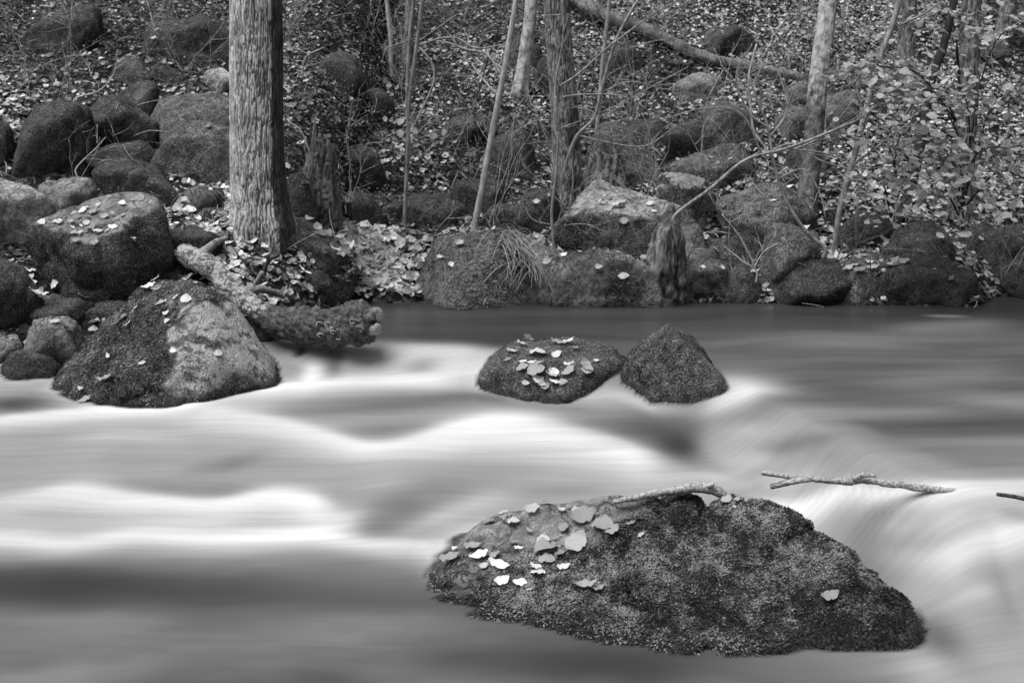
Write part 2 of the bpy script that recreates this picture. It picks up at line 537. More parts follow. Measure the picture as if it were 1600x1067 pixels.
def wetness(V):
    in_stream = V[:, 1] < np.interp(V[:, 0], SHX, SHY) + .12
    dz = V[:, 2] - water_z(V[:, 0], V[:, 1]) - .012 * fbm(V * 18, 2)
    return np.where(in_stream, sstep(.045, .012, dz), 0.0)
def rock_from_points(name, label, pts, sub=4, smooth=1, rough=.03, fine=.02, tone=.16, moss=.75, lichen=.0,
                     frond=0, flen=.012, seed=None, moss_fn=None, facet=.14, tone_fn=None, mlight=1.0, chisel=0):
    seed = seed if seed is not None else len(ROCKS) * 3.7
    bm = bmesh.new()
    for p in pts: bm.verts.new(p)
    bmesh.ops.convex_hull(bm, input=bm.verts)
    bmesh.ops.delete(bm, geom=[v for v in bm.verts if not v.link_faces], context='VERTS')
    bmesh.ops.recalc_face_normals(bm, faces=bm.faces)
    hv = np.array([v.co[:] for v in bm.verts])
    lo, hi = hv.min(0), hv.max(0)
    c = Vector(((lo + hi) / 2).tolist())
    bvh = BVHTree.FromBMesh(bm)
    bm.free()
    V0, F, E = ico(sub)
    ext = (hi - lo) / 2
    Vn = np.empty_like(V0)
    for i, d in enumerate(V0 * ext):
        dv = Vector(d.tolist()).normalized()
        h = bvh.ray_cast(c, dv)
        Vn[i] = h[0] if h[0] is not None else c + dv * float(ext.min())
    if chisel:
        # broken stone: the body cut by a few flat fracture planes
        rc = np.random.default_rng(int(seed * 10) + 77)
        dirs = []
        a0 = rc.uniform(0, 6.28)
        for q in range(7):                                   # around the outline
            a_ = a0 + q * 2 * np.pi / 7 + rc.normal(0, .22)
            dirs.append((np.cos(a_), rc.normal(0, .25), np.sin(a_)))
        for q in range(chisel):                              # front and top faces
            dirs.append((rc.normal(0, .75), -1.0 + rc.normal(0, .2), rc.normal(.35, .65)))
        dirs += [(rc.normal(0, .3), -.35, 1.0), (rc.normal(0, .3), .3, 1.0), (0, 1, 0), (.6, .8, .2), (-.6, .8, .2)]
        Nd = np.array(dirs); Nd /= np.linalg.norm(Nd, axis=1)[:, None]
        Hs = ((hv - np.array(c[:])) @ Nd.T).max(0) * rc.uniform(.84, .97, len(Nd))
        Ud = V0 * ext; Ud /= np.linalg.norm(Ud, axis=1)[:, None]
        dt = Ud @ Nd.T
        rr_ = np.where(dt > 1e-3, Hs[None, :] / np.maximum(dt, 1e-3), 1e9).min(1)
        Vn = np.array(c[:]) + Ud * rr_[:, None]
    deg = np.bincount(E.ravel(), minlength=len(Vn)).astype(float)
    for _ in range(smooth):
        acc = np.zeros_like(Vn)
        np.add.at(acc, E[:, 0], Vn[E[:, 1]]); np.add.at(acc, E[:, 1], Vn[E[:, 0]])
        Vn = .4 * Vn + .6 * acc / deg[:, None]
    size = float(np.cbrt(np.prod(hi - lo)))
    C = np.array(c[:])
    D = Vn - C
    D /= np.linalg.norm(D, axis=1)[:, None]
    # broken facets: displace along a quantised set of plane cuts
    r2 = np.random.default_rng(int(seed * 10) + 5)
    for _ in range(7):
        nrm = r2.normal(size=3); nrm[1] = -abs(nrm[1]) - .5; nrm[2] = nrm[2] * .55 + .1; nrm /= np.linalg.norm(nrm)
        s = (Vn - C) @ nrm
        lim = s.max() * (1 - facet * r2.uniform(.2, 2.0))
        over = np.maximum(s - lim, 0)
        Vn = Vn - nrm[None, :] * (over * .95)[:, None]
    k = size * rough * fbm(Vn / size * 2.6 + seed, 4) + size * fine * fbm(Vn / size * 11 + seed * 2, 4)
    k = k - size * fine * 1.3 * sstep(.16, .0, np.abs(fbm(Vn / size * 3.1 + seed * 3, 3)))      # clefts
    Vn = Vn + D * k[:, None]
    # normals
    fn = np.cross(Vn[F[:, 1]] - Vn[F[:, 0]], Vn[F[:, 2]] - Vn[F[:, 0]])
    area = np.linalg.norm(fn, axis=1) / 2
    vn = np.zeros_like(Vn)
    for q in range(3): np.add.at(vn, F[:, q], fn)
    vn /= np.linalg.norm(vn, axis=1)[:, None] + 1e-12
    m = moss + .55 * fbm(Vn * 4.0 + seed, 4) + .10 * vn[:, 2]
    li = np.full(len(Vn), lichen)
    if moss_fn is not None:
        m, li = moss_fn(Vn, vn, m, li)
    m = np.clip(m, 0, 1)
    origin = np.array([C[0], C[1], lo[2]])
    me = mesh_np(name, Vn - origin, F, dict(tone=np.full(len(Vn), tone), moss=m, lichen=li, wet=wetness(Vn), mlight=np.full(len(Vn), mlight)))
    o = link(name, me, MAT['rock'], loc=origin.tolist())
    tag(o, label, 'boulder' if 'boulder' in name else 'rock')
    ROCKS.append((o, Vn, F, m))
    add_static(Vn, F)
    if frond:
        w = area * (.5 * (m[F[:, 0]] + m[F[:, 1]]) > .5) * (Vn[F[:, 0], 2] > -.05) * (1 - .8 * wetness(Vn[F[:, 0]]))
        if w.sum() > 0:
            N = int(frond * w.sum())
            make_fronds(o, origin, Vn, F, vn, w, N, flen, tone_fn)
    return o

def make_fronds(o, origin, V, F, vn, w, N, flen, tone_fn=None):
    fi = rng.choice(len(F), N, p=w / w.sum())
    u = rng.random((N, 2)); sw = u.sum(1) > 1; u[sw] = 1 - u[sw]
    a, b, c = V[F[fi, 0]], V[F[fi, 1]], V[F[fi, 2]]
    P = a + (b - a) * u[:, :1] + (c - a) * u[:, 1:]
    Nn = vn[F[fi, 0]]
    cl = fbm(P * 38, 3)
    P = P + Nn * (flen * .9 * np.clip(cl + .1, 0, 1))[:, None]
    tone = np.clip((0 if tone_fn is None else tone_fn(P)) + .34 + .7 * cl + .85 * fbm(P * 7, 3) + rng.normal(0, .22, N), 0, 1) ** 1.4
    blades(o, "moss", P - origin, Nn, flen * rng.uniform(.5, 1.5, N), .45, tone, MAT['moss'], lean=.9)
def blades(parent, name, P, Nn, L, wr, tone, mat, lean=.8, droop=.25):
    N = len(P)
    T = rng.normal(size=(N, 3)); T -= (T * Nn).sum(1)[:, None] * Nn
    T /= np.linalg.norm(T, axis=1)[:, None] + 1e-9
    Dm = Nn * .75 + T * lean; Dm[:, 2] -= droop * .5
    Dm /= np.linalg.norm(Dm, axis=1)[:, None]
    De = Dm + T * .5; De[:, 2] -= droop
    De /= np.linalg.norm(De, axis=1)[:, None]
    S = np.cross(Dm, Nn); S /= np.linalg.norm(S, axis=1)[:, None] + 1e-9
    W = (L * wr)[:, None]
    L = L[:, None]
    m0 = P + Dm * L * .45
    tip = m0 + De * L * .55
    V = np.stack([P - Nn * .001, m0 - S * W * .5, m0 + S * W * .5, tip], 1).reshape(-1, 3)
    b = np.arange(N)[:, None] * 4
    Fc = np.concatenate([b + np.array([[0, 1, 2]]), b + np.array([[2, 1, 3]])], 0)
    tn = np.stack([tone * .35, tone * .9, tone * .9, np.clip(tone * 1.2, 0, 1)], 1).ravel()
    me = mesh_np(name, V, Fc, dict(tone=tn), smooth=False)
    ob = link(name, me, mat, parent)
    ob['kind'] = 'stuff'
    return ob

def rock(name, label, outline, wl=Z_UP, th=.75, db=None, front=None, nofront=False, **kw):
    xs = [p[0] for p in outline]; ys = [p[1] for p in outline]
    yb, yt = max(ys), min(ys)
    cx, cy = sum(xs) / len(xs), sum(ys) / len(ys)
    bx = [p[0] for p in outline if p[1] > yb - .25 * (yb - yt)]
    D = db if db is not None else base_depth(sum(bx) / len(bx), yb, wl)
    wpx = max(xs) - min(xs)
    width = wpx / F_PX * D; hgt = (yb - yt) / F_PX * D
    t = th * (width * .55 + hgt * .45)
    rr = random.Random(int(cx * 13 + cy * 7))
    pts = []
    x0, x1 = min(xs), max(xs)
    for (x, y) in outline:
        h = (yb - y) / (yb - yt)
        side = abs(x - cx) / (.5 * wpx)
        dep = .16 + .62 * h if side < .75 else .30 + .28 * h
        pts.append(at(x, y, D + t * dep))
        pts.append(at(cx + (x - cx) * .85, cy + (y - cy) * .8 + .12 * (yb - yt), D + t * rr.uniform(.95, 1.1)))
        if h < .4:
            q = at(x, y, D + t * .34); q.z -= .4 * hgt + .06; pts.append(q)
            q = q.copy(); q.y += t * .5; pts.append(q)
    if not nofront:
        # the edge where top and front face meet, and the front's lower corners
        tilt_ = rr.uniform(-.16, .16)
        for u in (rr.uniform(.14, .24), rr.uniform(.42, .62), rr.uniform(.78, .88)):
            x = x0 + u * wpx
            col = [p for p in outline if abs(p[0] - x) < .30 * wpx]
            top = min([p[1] for p in col] or [yt])
            y = top + (yb - top) * (rr.uniform(.22, .42) + tilt_ * (u - .5))
            pts.append(at(x, y, D + t * rr.uniform(-.06, .10)))
        for u in (rr.uniform(.2, .35), rr.uniform(.6, .8)):
            pts.append(at(x0 + u * wpx, yb - .18 * (yb - yt), D + t * rr.uniform(.0, .08)))
    mid = sum(pts, Vector()) / len(pts)
    pts = [mid + (p - mid) * 1.05 for p in pts]
    kw.setdefault('sub', 5 if wpx > 75 else 4)
    if not nofront:
        kw.setdefault('chisel', 5); kw['facet'] = 0.0; kw.setdefault('smooth', 1)
    for f in (front or []):
        pts.append(at(f[0], f[1], D + f[2]))
    return rock_from_points(name, label, pts, **kw)

def grow(pts, k):
    c = sum(pts, Vector()) / len(pts)
    return [Vector((c.x + (p.x - c.x) * k, c.y + (p.y - c.y) * 1.02, p.z + (.012 if p.z > .2 else 0))) for p in pts]
def Z(px, py, z=0.0): return on_z(px, py, z)

# --- the foreground boulder
f_pts = [Z(666, 898, .0), Z(672, 942, .0), Z(740, 960, .0), Z(800, 962, .0), Z(900, 986, .0), Z(1000, 1006, .0), Z(1100, 1030, .0),
         Z(1200, 1026, .0), Z(1300, 1020, .0), Z(1446, 1020, .0),
         at(700, 866, 3.42), at(735, 828, 3.47), at(788, 788, 3.52), at(830, 781, 3.52), at(900, 785, 3.5), at(960, 781, 3.48), at(1040, 773, 3.46),
         at(1110, 766, 3.42), at(1150, 764, 3.40), at(1210, 770, 3.36), at(1262, 790, 3.30), at(1302, 826, 3.23), at(1358, 876, 3.18),
         at(1402, 914, 3.14), at(1436, 952, 3.10), at(1452, 985, 3.07),
         at(790, 925, 3.24), at(890, 940, 3.10), at(990, 950, 3.03), at(1100, 940, 3.01), at(1230, 905, 3.05), at(1330, 935, 3.02),
         Vector((-.25, 3.75, -.1)), Vector((.2, 3.72, -.1)), Vector((.7, 3.62, -.1)), Vector((1.0, 3.45, -.1))]
f_pts += [Vector((p.x, p.y, -.4)) for p in f_pts[:10]] + [Vector((-.2, 3.7, -.4)), Vector((.95, 3.5, -.4))]
def f_moss(V, n, m, li):
    # the upper left shoulder is rubbed bare, with pale lichen
    bare = np.exp(-(((V[:, 0] - .04) / .36) ** 2 + ((V[:, 1] - 3.46) / .20) ** 2))
    wet = np.exp(-((V[:, 2] - .02) / .03) ** 2)
    m = .84 + .40 * fbm(V * 6 + 2, 4) - .75 * bare
    return m, -.25 + .30 * bare
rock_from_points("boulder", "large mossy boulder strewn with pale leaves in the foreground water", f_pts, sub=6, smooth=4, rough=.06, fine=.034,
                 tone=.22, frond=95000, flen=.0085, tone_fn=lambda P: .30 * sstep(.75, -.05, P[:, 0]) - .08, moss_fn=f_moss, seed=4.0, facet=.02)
FOREROCK = ROCKS[-1]

# --- the big boulder at the left of the rapids
l_pts = [Z(58, 634, .08), Z(110, 642, .1), Z(180, 645, .12), Z(270, 640, .13), Z(350, 618, .14), Z(430, 606, .15), Z(442, 596, .16),
         at(95, 582, 5.12), at(96, 560, 5.2), at(130, 530, 5.25), at(190, 470, 5.33), at(225, 441, 5.38), at(270, 437, 5.38), at(320, 444, 5.30),
         at(365, 468, 5.25), at(400, 518, 5.2), at(426, 560, 5.16), at(318, 452, 5.18), at(300, 520, 5.0), at(340, 560, 4.92), at(210, 590, 4.82), at(390, 580, 4.98),
         at(150, 610, 4.85)]
l_pts += [Vector((p.x, p.y + .05, -.25)) for p in l_pts[:7]] + [Vector((-2.0, 5.7, .05)), Vector((-1.15, 5.6, .05)), Vector((-1.6, 5.75, .3))]
def l_moss(V, n, m, li):
    q = fbm(V * 4.2 + 9, 4)
    pale = sstep(-1.62, -1.40, V[:, 0] + .35 * q) * sstep(.10, .26, V[:, 2] + .1 * q) * sstep(1.0, .6, n[:, 2])
    m = .86 + .22 * fbm(V * 4 + 2, 3) - .74 * pale
    return m, -.25 + .47 * pale
rock_from_points("boulder", "broad mossy boulder with a pale lichen face on the left of the rapids", l_pts, sub=6, smooth=5, rough=.022, fine=.016,
                 tone=.2, frond=26000, flen=.010, moss_fn=l_moss, seed=8.0, facet=.0)
LEFTROCK = ROCKS[-1]

# --- the two boulders in mid-stream
m1 = [Z(755, 592, .2), Z(780, 606, .17), Z(830, 618, .16), Z(880, 622, .16), Z(930, 608, .17), Z(978, 600, .18),
      at(775, 560, 5.12), at(798, 536, 5.25), at(850, 529, 5.28), at(930, 533, 5.25), at(960, 548, 5.18), at(980, 570, 5.1),
      at(785, 580, 4.99), at(850, 580, 4.94), at(935, 572, 4.95), at(962, 566, 5.02), at(820, 605, 4.92), at(930, 595, 4.93)]
m1 += [Vector((p.x, p.y, -.15)) for p in m1[:6]] + [Vector((-.1, 5.5, .1)), Vector((.45, 5.45, .1))]
rock_from_points("boulder", "low flat-topped mossy boulder heaped with pale leaves in mid stream", grow(m1, 1.07), sub=5, smooth=1, rough=.03, fine=.02,
                 tone=.12, moss=.85, lichen=-.3, frond=40000, flen=.006, seed=2.0, mlight=1.7, tone_fn=lambda P: .15 + 0 * P[:, 0], facet=.0)
MID1 = ROCKS[-1]
m2 = [Z(972, 602, .19), Z(1020, 624, .17), Z(1080, 641, .16), Z(1132, 640, .17), Z(1136, 615, .2),
      at(985, 560, 4.98), at(1005, 536, 5.02), at(1042, 508, 5.0), at(1075, 522, 5.02), at(1092, 543, 5.0), at(1095, 565, 4.95), at(1125, 600, 4.88),
      at(1055, 532, 4.80), at(1098, 572, 4.70), at(1126, 606, 4.66), at(1000, 575, 4.86)]
m2 += [Vector((p.x, p.y, -.15)) for p in m2[:5]] + [Vector((.52, 5.3, .1)), Vector((.85, 5.25, .1))]
rock_from_points("boulder", "pointed mossy boulder without leaves beside the flat one in mid stream", grow(m2, 1.09), sub=5, smooth=0, rough=.012, fine=.012,
                 tone=.13, moss=.85, lichen=-.3, frond=40000, flen=.006, seed=6.0, mlight=1.7, tone_fn=lambda P: .15 + 0 * P[:, 0], facet=.0)

# --- the leaf-strewn block on the left bank
L3 = rock("boulder", "square-edged block with a flat pale top strewn with leaves, left of the tall trunk",
     [(38, 370), (62, 346), (110, 326), (175, 304), (235, 302), (253, 320), (260, 360), (270, 402), (240, 442), (200, 470), (150, 476), (108, 440), (60, 402)],
     sub=5, smooth=1, th=.8, nofront=True, rough=.02, front=[(64, 356, .1), (252, 324, .35),(108, 386, -.02), (182, 368, -.02), (206, 342, .1), (120, 400, -.04), (190, 420, -.05)], tone=.20, moss=.55, lichen=-.2,
     frond=14000, flen=.008, facet=.0,
     moss_fn=lambda V, n, m, li: (.95 - .95 * sstep(.55, .8, n[:, 2]) + .2 * fbm(V * 6, 3), li))
LEFTBLOCK = ROCKS[-1]

R = rock
D1 = dict(tone=.12, moss=.72, lichen=-.12, frond=10000, flen=.006)     # dark and mossy
D2 = dict(tone=.16, moss=.58, lichen=-.06, frond=10000, flen=.006)
D3 = dict(tone=.24, moss=.62, lichen=-.02, frond=10000, flen=.006, mlight=2.0, facet=.07, tone_fn=lambda P: .25 + 0 * P[:, 0])     # lighter moss
PALE = dict(tone=.36, moss=.10, lichen=-.05)
# left bank, front
R("boulder", "smooth pale grey boulder cut by the left edge of the picture", [(-60, 285), (0, 271), (28, 274), (46, 290), (58, 325), (61, 345), (48, 362), (20, 373), (-60, 385)], fine=.008, **PALE)
R("rock", "rounded pale rock behind the leaf-strewn block on the left bank", [(58, 303), (85, 277), (112, 273), (135, 284), (147, 305), (120, 327), (75, 342), (60, 330)], tone=.26, moss=.25, lichen=-.1)
R("boulder", "dark upright boulder at the left edge below the pale one", [(-60, 410), (0, 401), (30, 402), (38, 430), (41, 465), (28, 490), (10, 513), (-50, 520)], **D1)
R("rock", "low dark mossy rock below the leaf-strewn block", [(36, 500), (60, 471), (100, 462), (130, 469), (138, 485), (112, 507), (70, 521), (40, 516)], db=5.42, **D1)
R("rock", "small pale stone with one leaf beside the big left boulder", [(38, 542), (60, 510), (90, 492), (121, 500), (118, 532), (95, 552), (60, 555)], tone=.27, moss=.3, lichen=0.0, db=5.2)
R("rock", "flat mossy rock wedged behind the big left boulder", [(116, 492), (150, 470), (190, 466), (202, 478), (152, 512), (120, 522)], db=5.45, **D2)
R("rock", "round mossy rock directly behind the top of the big left boulder", [(192, 468), (213, 430), (245, 409), (280, 406), (302, 425), (298, 446), (240, 470)], db=5.75, **D1)
R("rock", "wet low stone at the edge of the dark left pool", [(2, 572), (20, 550), (55, 543), (88, 555), (94, 582), (50, 590), (12, 586)], db=5.15, tone=.17, moss=.45, lichen=0.0)
R("rock", "pale banded stone at the left edge above the dark pool", [(-30, 530), (0, 515), (22, 517), (38, 535), (30, 548), (-25, 552)], db=5.3, tone=.24, moss=.2, lichen=0.0)
R("rock", "dark mossy rock squeezed between the big left boulder and the fallen log", [(368, 472), (400, 488), (438, 512), (446, 555), (440, 592), (415, 592), (385, 540)], db=5.5, th=.5, **D1)
R("rock", "dark wet rubble rock under the fallen log", [(432, 560), (446, 540), (474, 536), (488, 556), (478, 588), (440, 596)], db=5.35, tone=.09, moss=.6, lichen=-.3)
# left bank, upper
R("boulder", "big dark mossy boulder with a worn patch on the far left bank", [(28, 232), (38, 190), (60, 160), (95, 149), (125, 164), (142, 200), (144, 240), (120, 259), (60, 254), (34, 249)], **D1)
R("boulder", "dark boulder cut by the left edge above the pale one", [(-50, 195), (0, 188), (15, 195), (21, 225), (15, 250), (-40, 255)], **D1)
R("boulder", "tilted mossy boulder with pale leaves on its shoulder, upper left", [(140, 178), (150, 151), (180, 148), (210, 164), (226, 195), (233, 220), (225, 229), (190, 224), (150, 216)], **D2)
R("rock", "dark rock in shadow under the tilted mossy boulder", [(152, 232), (190, 222), (232, 229), (256, 250), (242, 270), (200, 272), (165, 254)], **D1)
R("boulder", "long rounded mossy rock sloping down towards the tall trunk", [(165, 258), (182, 240), (205, 246), (246, 280), (277, 304), (266, 318), (225, 312), (190, 287)], **D1)
R("boulder", "broad mossy slab just left of the tall trunk, the upper one", [(240, 168), (250, 150), (300, 144), (372, 150), (376, 200), (300, 200), (256, 226), (243, 216)], **D3)
R("boulder", "rounded mossy boulder just left of the tall trunk, the lower one", [(264, 218), (280, 192), (310, 186), (350, 199), (378, 210), (378, 280), (330, 287), (298, 276), (274, 250)], **D3)
R("rock", "small pale rock beside the tall trunk high on the left bank", [(318, 120), (330, 104), (348, 104), (364, 122), (362, 137), (330, 138)], **PALE)
R("rock", "small dark rock under the upper left overhang", [(181, 112), (190, 92), (212, 86), (228, 100), (226, 122), (195, 127)], **D1)
R("rock", "low dark mossy rock with two leaves on the upper left bank", [(228, 122), (240, 108), (262, 103), (282, 112), (284, 127), (250, 131)], **D1)
R("rock", "jutting slab over the dark gap, upper left", [(192, 140), (225, 125), (250, 137), (238, 151), (205, 162)], db=7.5, tone=.2, moss=.5, lichen=-.1)
R("boulder", "dark mossy outcrop high on the left behind the tall trunk", [(218, 78), (258, 32), (330, 24), (385, 58), (385, 102), (300, 107), (235, 98)], **D1)
R("boulder", "mossy outcrop at the top left corner of the bank", [(40, 60), (75, 18), (135, 12), (160, 40), (150, 72), (80, 82)], **D1)
R("rock", "sunken mossy rock in the litter left of the trunk foot", [(262, 372), (285, 352), (325, 358), (345, 380), (330, 402), (280, 402)], **D2)
R("rock", "small rock in the litter behind the leaf-strewn block", [(285, 300), (305, 288), (335, 292), (345, 315), (312, 325)], tone=.2, moss=.5, lichen=0)
# middle bank
R("boulder", "wedge-shaped mossy boulder sloping to the pool right of the tall trunk", [(428, 398), (453, 351), (490, 342), (510, 358), (545, 414), (558, 442), (510, 444), (468, 436), (435, 418)], **D3)
R("rock", "small dark mossy rock at the pool below the wedge-shaped boulder", [(436, 432), (450, 414), (475, 411), (502, 430), (519, 461), (470, 464), (443, 450)], db=6.15, **D1)
R("boulder", "long mossy boulder under the grass behind the pool", [(598, 336), (618, 306), (668, 299), (710, 313), (738, 330), (722, 352), (640, 355), (605, 348)], **D1)
R("boulder", "dark triangular boulder with a shaggy moss cap at the water edge", [(640, 446), (672, 408), (705, 372), (740, 356), (772, 358), (802, 386), (850, 430), (872, 458), (800, 463), (700, 461)], th=.6,
  tone=.20, lichen=-.05, mlight=2.0, facet=.0, frond=14000, flen=.011, tone_fn=lambda P: .25 + 0 * P[:, 0], moss_fn=lambda V, n, m, li: (.25 + .55 * sstep(.25, .5, n[:, 2]) + .3 * sstep(.4, .5, V[:, 2]) + .2 * fbm(V * 5, 3), li))
R("boulder", "sloping slab with leaf fragments running into the water", [(836, 424), (850, 396), (890, 388), (942, 406), (1002, 432), (1060, 458), (1000, 465), (930, 465), (850, 460)], th=.55, db=6.35, tone=.34, moss=.38, lichen=.02, frond=8000, mlight=1.8, facet=.0)
R("boulder", "large pale-topped mossy boulder behind the sloping slab", [(862, 362), (886, 333), (938, 303), (1000, 293), (1052, 308), (1066, 340), (1040, 394), (990, 404), (930, 392), (876, 384)], sub=5,
  tone=.36, lichen=.05, mlight=2.3, facet=.03, frond=12000, flen=.008, tone_fn=lambda P: .3 + 0 * P[:, 0], moss_fn=lambda V, n, m, li: (.95 - 1.0 * sstep(.6, .85, n[:, 2] + .2 * fbm(V * 5, 3)), li))
BIGMID = ROCKS[-1]
R("rock", "small light-topped rock right of the pointed stump", [(1052, 348), (1078, 337), (1098, 364), (1102, 386), (1080, 395), (1060, 375)], tone=.24, moss=.45, lichen=0.0, frond=4000)
R("boulder", "tilted angular block with a pale flat top above the pointed stump", [(1016, 302), (1034, 262), (1060, 267), (1105, 292), (1124, 306), (1120, 342), (1100, 352), (1058, 322)], tone=.26, lichen=0, frond=4000,
  moss_fn=lambda V, n, m, li: (.9 - .8 * sstep(.5, .75, n[:, 2]), li))
R("rock", "mossy rock with leaf scraps at the water right of the pointed stump", [(1056, 420), (1075, 404), (1105, 402), (1132, 420), (1148, 447), (1130, 460), (1068, 460)], **D3)
R("rock", "sloping littered rock between the pointed stump and the big mossy dome", [(1066, 402), (1092, 384), (1120, 400), (1136, 418), (1120, 428), (1075, 418)], tone=.2, moss=.5, lichen=0, db=6.75)
R("rock", "small pointed rock at the water below the bare twig", [(1128, 448), (1142, 425), (1156, 407), (1175, 428), (1195, 455), (1150, 461)], **D2)
R("rock", "flat dark mossy rock below the big mossy dome", [(1103, 388), (1130, 370), (1180, 366), (1192, 385), (1188, 403), (1120, 411)], **D1)
R("boulder", "big dome-shaped mossy boulder right of the tilted block", [(1128, 345), (1160, 305), (1200, 286), (1236, 299), (1252, 330), (1242, 362), (1190, 375), (1138, 368)], **D3)
R("boulder", "tall rounded mossy boulder beneath the curved dark shoot", [(1194, 420), (1204, 375), (1230, 344), (1256, 351), (1274, 380), (1284, 412), (1250, 424)], db=6.6, **D3)
R("boulder", "mossy double-humped boulder at the water left of the white leaves", [(1198, 462), (1204, 420), (1240, 397), (1266, 401), (1300, 430), (1320, 464), (1260, 469)], **D2)
R("rock", "low mossy rock bearing large pale leaves at the right shore", [(1306, 435), (1328, 400), (1370, 394), (1398, 409), (1390, 455), (1318, 464)], db=6.5, **D3)
RIGHTLEAF = ROCKS[-1]
R("boulder", "steep mossy boulder under the leafy bush at the right", [(1372, 394), (1398, 368), (1440, 344), (1472, 349), (1492, 380), (1500, 405), (1420, 415), (1382, 410)], **D3)
R("boulder", "broad triangular mossy boulder at the right water edge", [(1366, 462), (1394, 430), (1450, 396), (1482, 404), (1522, 435), (1540, 468), (1480, 476), (1400, 471)], **D2)
R("boulder", "mossy boulder cut by the right edge, the rear one", [(1538, 405), (1568, 366), (1596, 345), (1645, 350), (1655, 420), (1550, 424)], **D1)
R("boulder", "mossy boulder cut by the right edge, the front one", [(1556, 448), (1580, 404), (1622, 387), (1665, 400), (1668, 455), (1570, 456)], **D2)
# upper middle bank
R("rock", "flat pale slab high on the slope under the fallen trunk", [(1043, 142), (1070, 122), (1128, 124), (1132, 146), (1090, 153), (1050, 153)], tone=.24, moss=.3, lichen=0)
R("boulder", "rounded dark boulder on the upper slope below the pale slab", [(1093, 195), (1104, 160), (1130, 153), (1156, 169), (1165, 206), (1150, 232), (1108, 228)], **D3)
R("rock", "egg-shaped rock leaning on the rounded dark boulder", [(1043, 217), (1058, 190), (1090, 184), (1106, 200), (1100, 227), (1075, 244), (1050, 230)], tone=.19, moss=.5, lichen=0, frond=4000, db=8.0)
R("rock", "dark rock in the hollow left of the egg-shaped rock", [(976, 198), (1000, 184), (1040, 187), (1046, 212), (1020, 228), (988, 218)], **D1)
R("boulder", "mossy boulder behind the bark-clad stump", [(928, 235), (944, 194), (970, 189), (1002, 225), (1010, 272), (960, 283), (934, 265)], **D3)
R("rock", "leaf-covered mossy hummock below the egg-shaped rock", [(1060, 270), (1080, 241), (1120, 229), (1166, 244), (1174, 274), (1100, 289)], **D3)
R("boulder", "dark mossy boulder below the dense thicket left of the pale sapling", [(690, 215), (705, 185), (740, 176), (765, 192), (770, 215), (735, 226)], **D1)
R("boulder", "dark mossy boulder right of the pale sapling", [(768, 262), (778, 222), (800, 200), (822, 215), (830, 258), (800, 275)], **D1)
R("rock", "mossy rock at the foot of the pale sapling", [(752, 342), (775, 322), (812, 318), (832, 338), (815, 355), (765, 358)], **D1)
R("rock", "dark overhanging rock behind the broken stump", [(520, 262), (535, 228), (565, 222), (592, 240), (600, 268), (560, 286)], **D1)
R("rock", "dark mossy rock high behind the broken stump", [(495, 118), (510, 82), (545, 78), (566, 108), (560, 138), (515, 140)], **D1)
R("rock", "mossy rock half way up behind the twin stems", [(560, 175), (575, 140), (600, 138), (606, 178), (580, 190)], **D1)
R("rock", "dark rock beneath the mossy tree on the slope", [(838, 130), (845, 88), (868, 85), (885, 120), (878, 142)], **D1)
R("rock", "boulder at the right behind the slender grey sapling", [(1290, 195), (1306, 170), (1338, 166), (1346, 192), (1325, 212), (1298, 212)], **D2)
R("rock", "dark rock under an overhang behind the slender grey sapling", [(1372, 128), (1385, 108), (1420, 104), (1440, 122), (1432, 145), (1385, 150)], **D1)
R("rock", "round rock beside the pale leaning trunk on the right", [(1228, 250), (1240, 222), (1262, 218), (1280, 240), (1270, 262), (1240, 266)], tone=.2, moss=.5, lichen=0)
R("rock", "mossy rock on the slope above the leafy bush", [(1500, 90), (1520, 66), (1560, 64), (1580, 88), (1560, 106), (1515, 106)], **D1)

R("rock", "mossy slab just left of the pale leaning trunk, high on the right slope", [(1222, 152), (1236, 130), (1268, 126), (1284, 142), (1276, 158), (1236, 162)], **D3)
R("rock", "pale-topped rock right of the leaning trunk at mid height", [(1286, 178), (1300, 146), (1330, 142), (1348, 164), (1340, 182), (1300, 188)], **D3)
R("rock", "round pale rock left of the leaning trunk below the mossy slab", [(1212, 205), (1224, 172), (1250, 164), (1268, 184), (1262, 210), (1230, 214)], **D3)
R("rock", "dark rock behind the straight pale pole near the top", [(946, 106), (956, 70), (980, 64), (998, 90), (994, 112)], **D1)
R("boulder", "broad dark mound at the top right of the fallen trunk", [(1098, 74), (1116, 44), (1150, 36), (1176, 52), (1180, 76), (1130, 82)], **D1)
R("boulder", "mossy boulder at the left foot of the dark central trunk", [(800, 346), (820, 302), (848, 290), (872, 302), (878, 344), (840, 356)], **D2)
R("boulder", "mossy boulder just behind the pale sapling foot", [(700, 322), (716, 286), (750, 274), (782, 298), (784, 328), (740, 336)], **D2)
R("rock", "dark rock in the gap behind the pale blotched trunk", [(786, 96), (798, 62), (816, 56), (842, 70), (846, 100)], **D1)
R("boulder", "dark mossy boulder left of the broken stump's foot", [(444, 312), (452, 272), (474, 262), (486, 300), (478, 326)], **D1)
R("rock", "mossy rock half buried in litter above the wedge-shaped boulder", [(520, 338), (534, 306), (566, 300), (590, 322), (580, 344)], **D2)
R("boulder", "dark boulder under the leafy bush beside the slender grey sapling", [(1316, 372), (1330, 334), (1362, 326), (1388, 346), (1384, 378), (1340, 386)], **D2)
R("rock", "dark rock low under the right end of the leafy bush", [(1500, 392), (1512, 356), (1540, 346), (1560, 372), (1552, 398)], **D1)

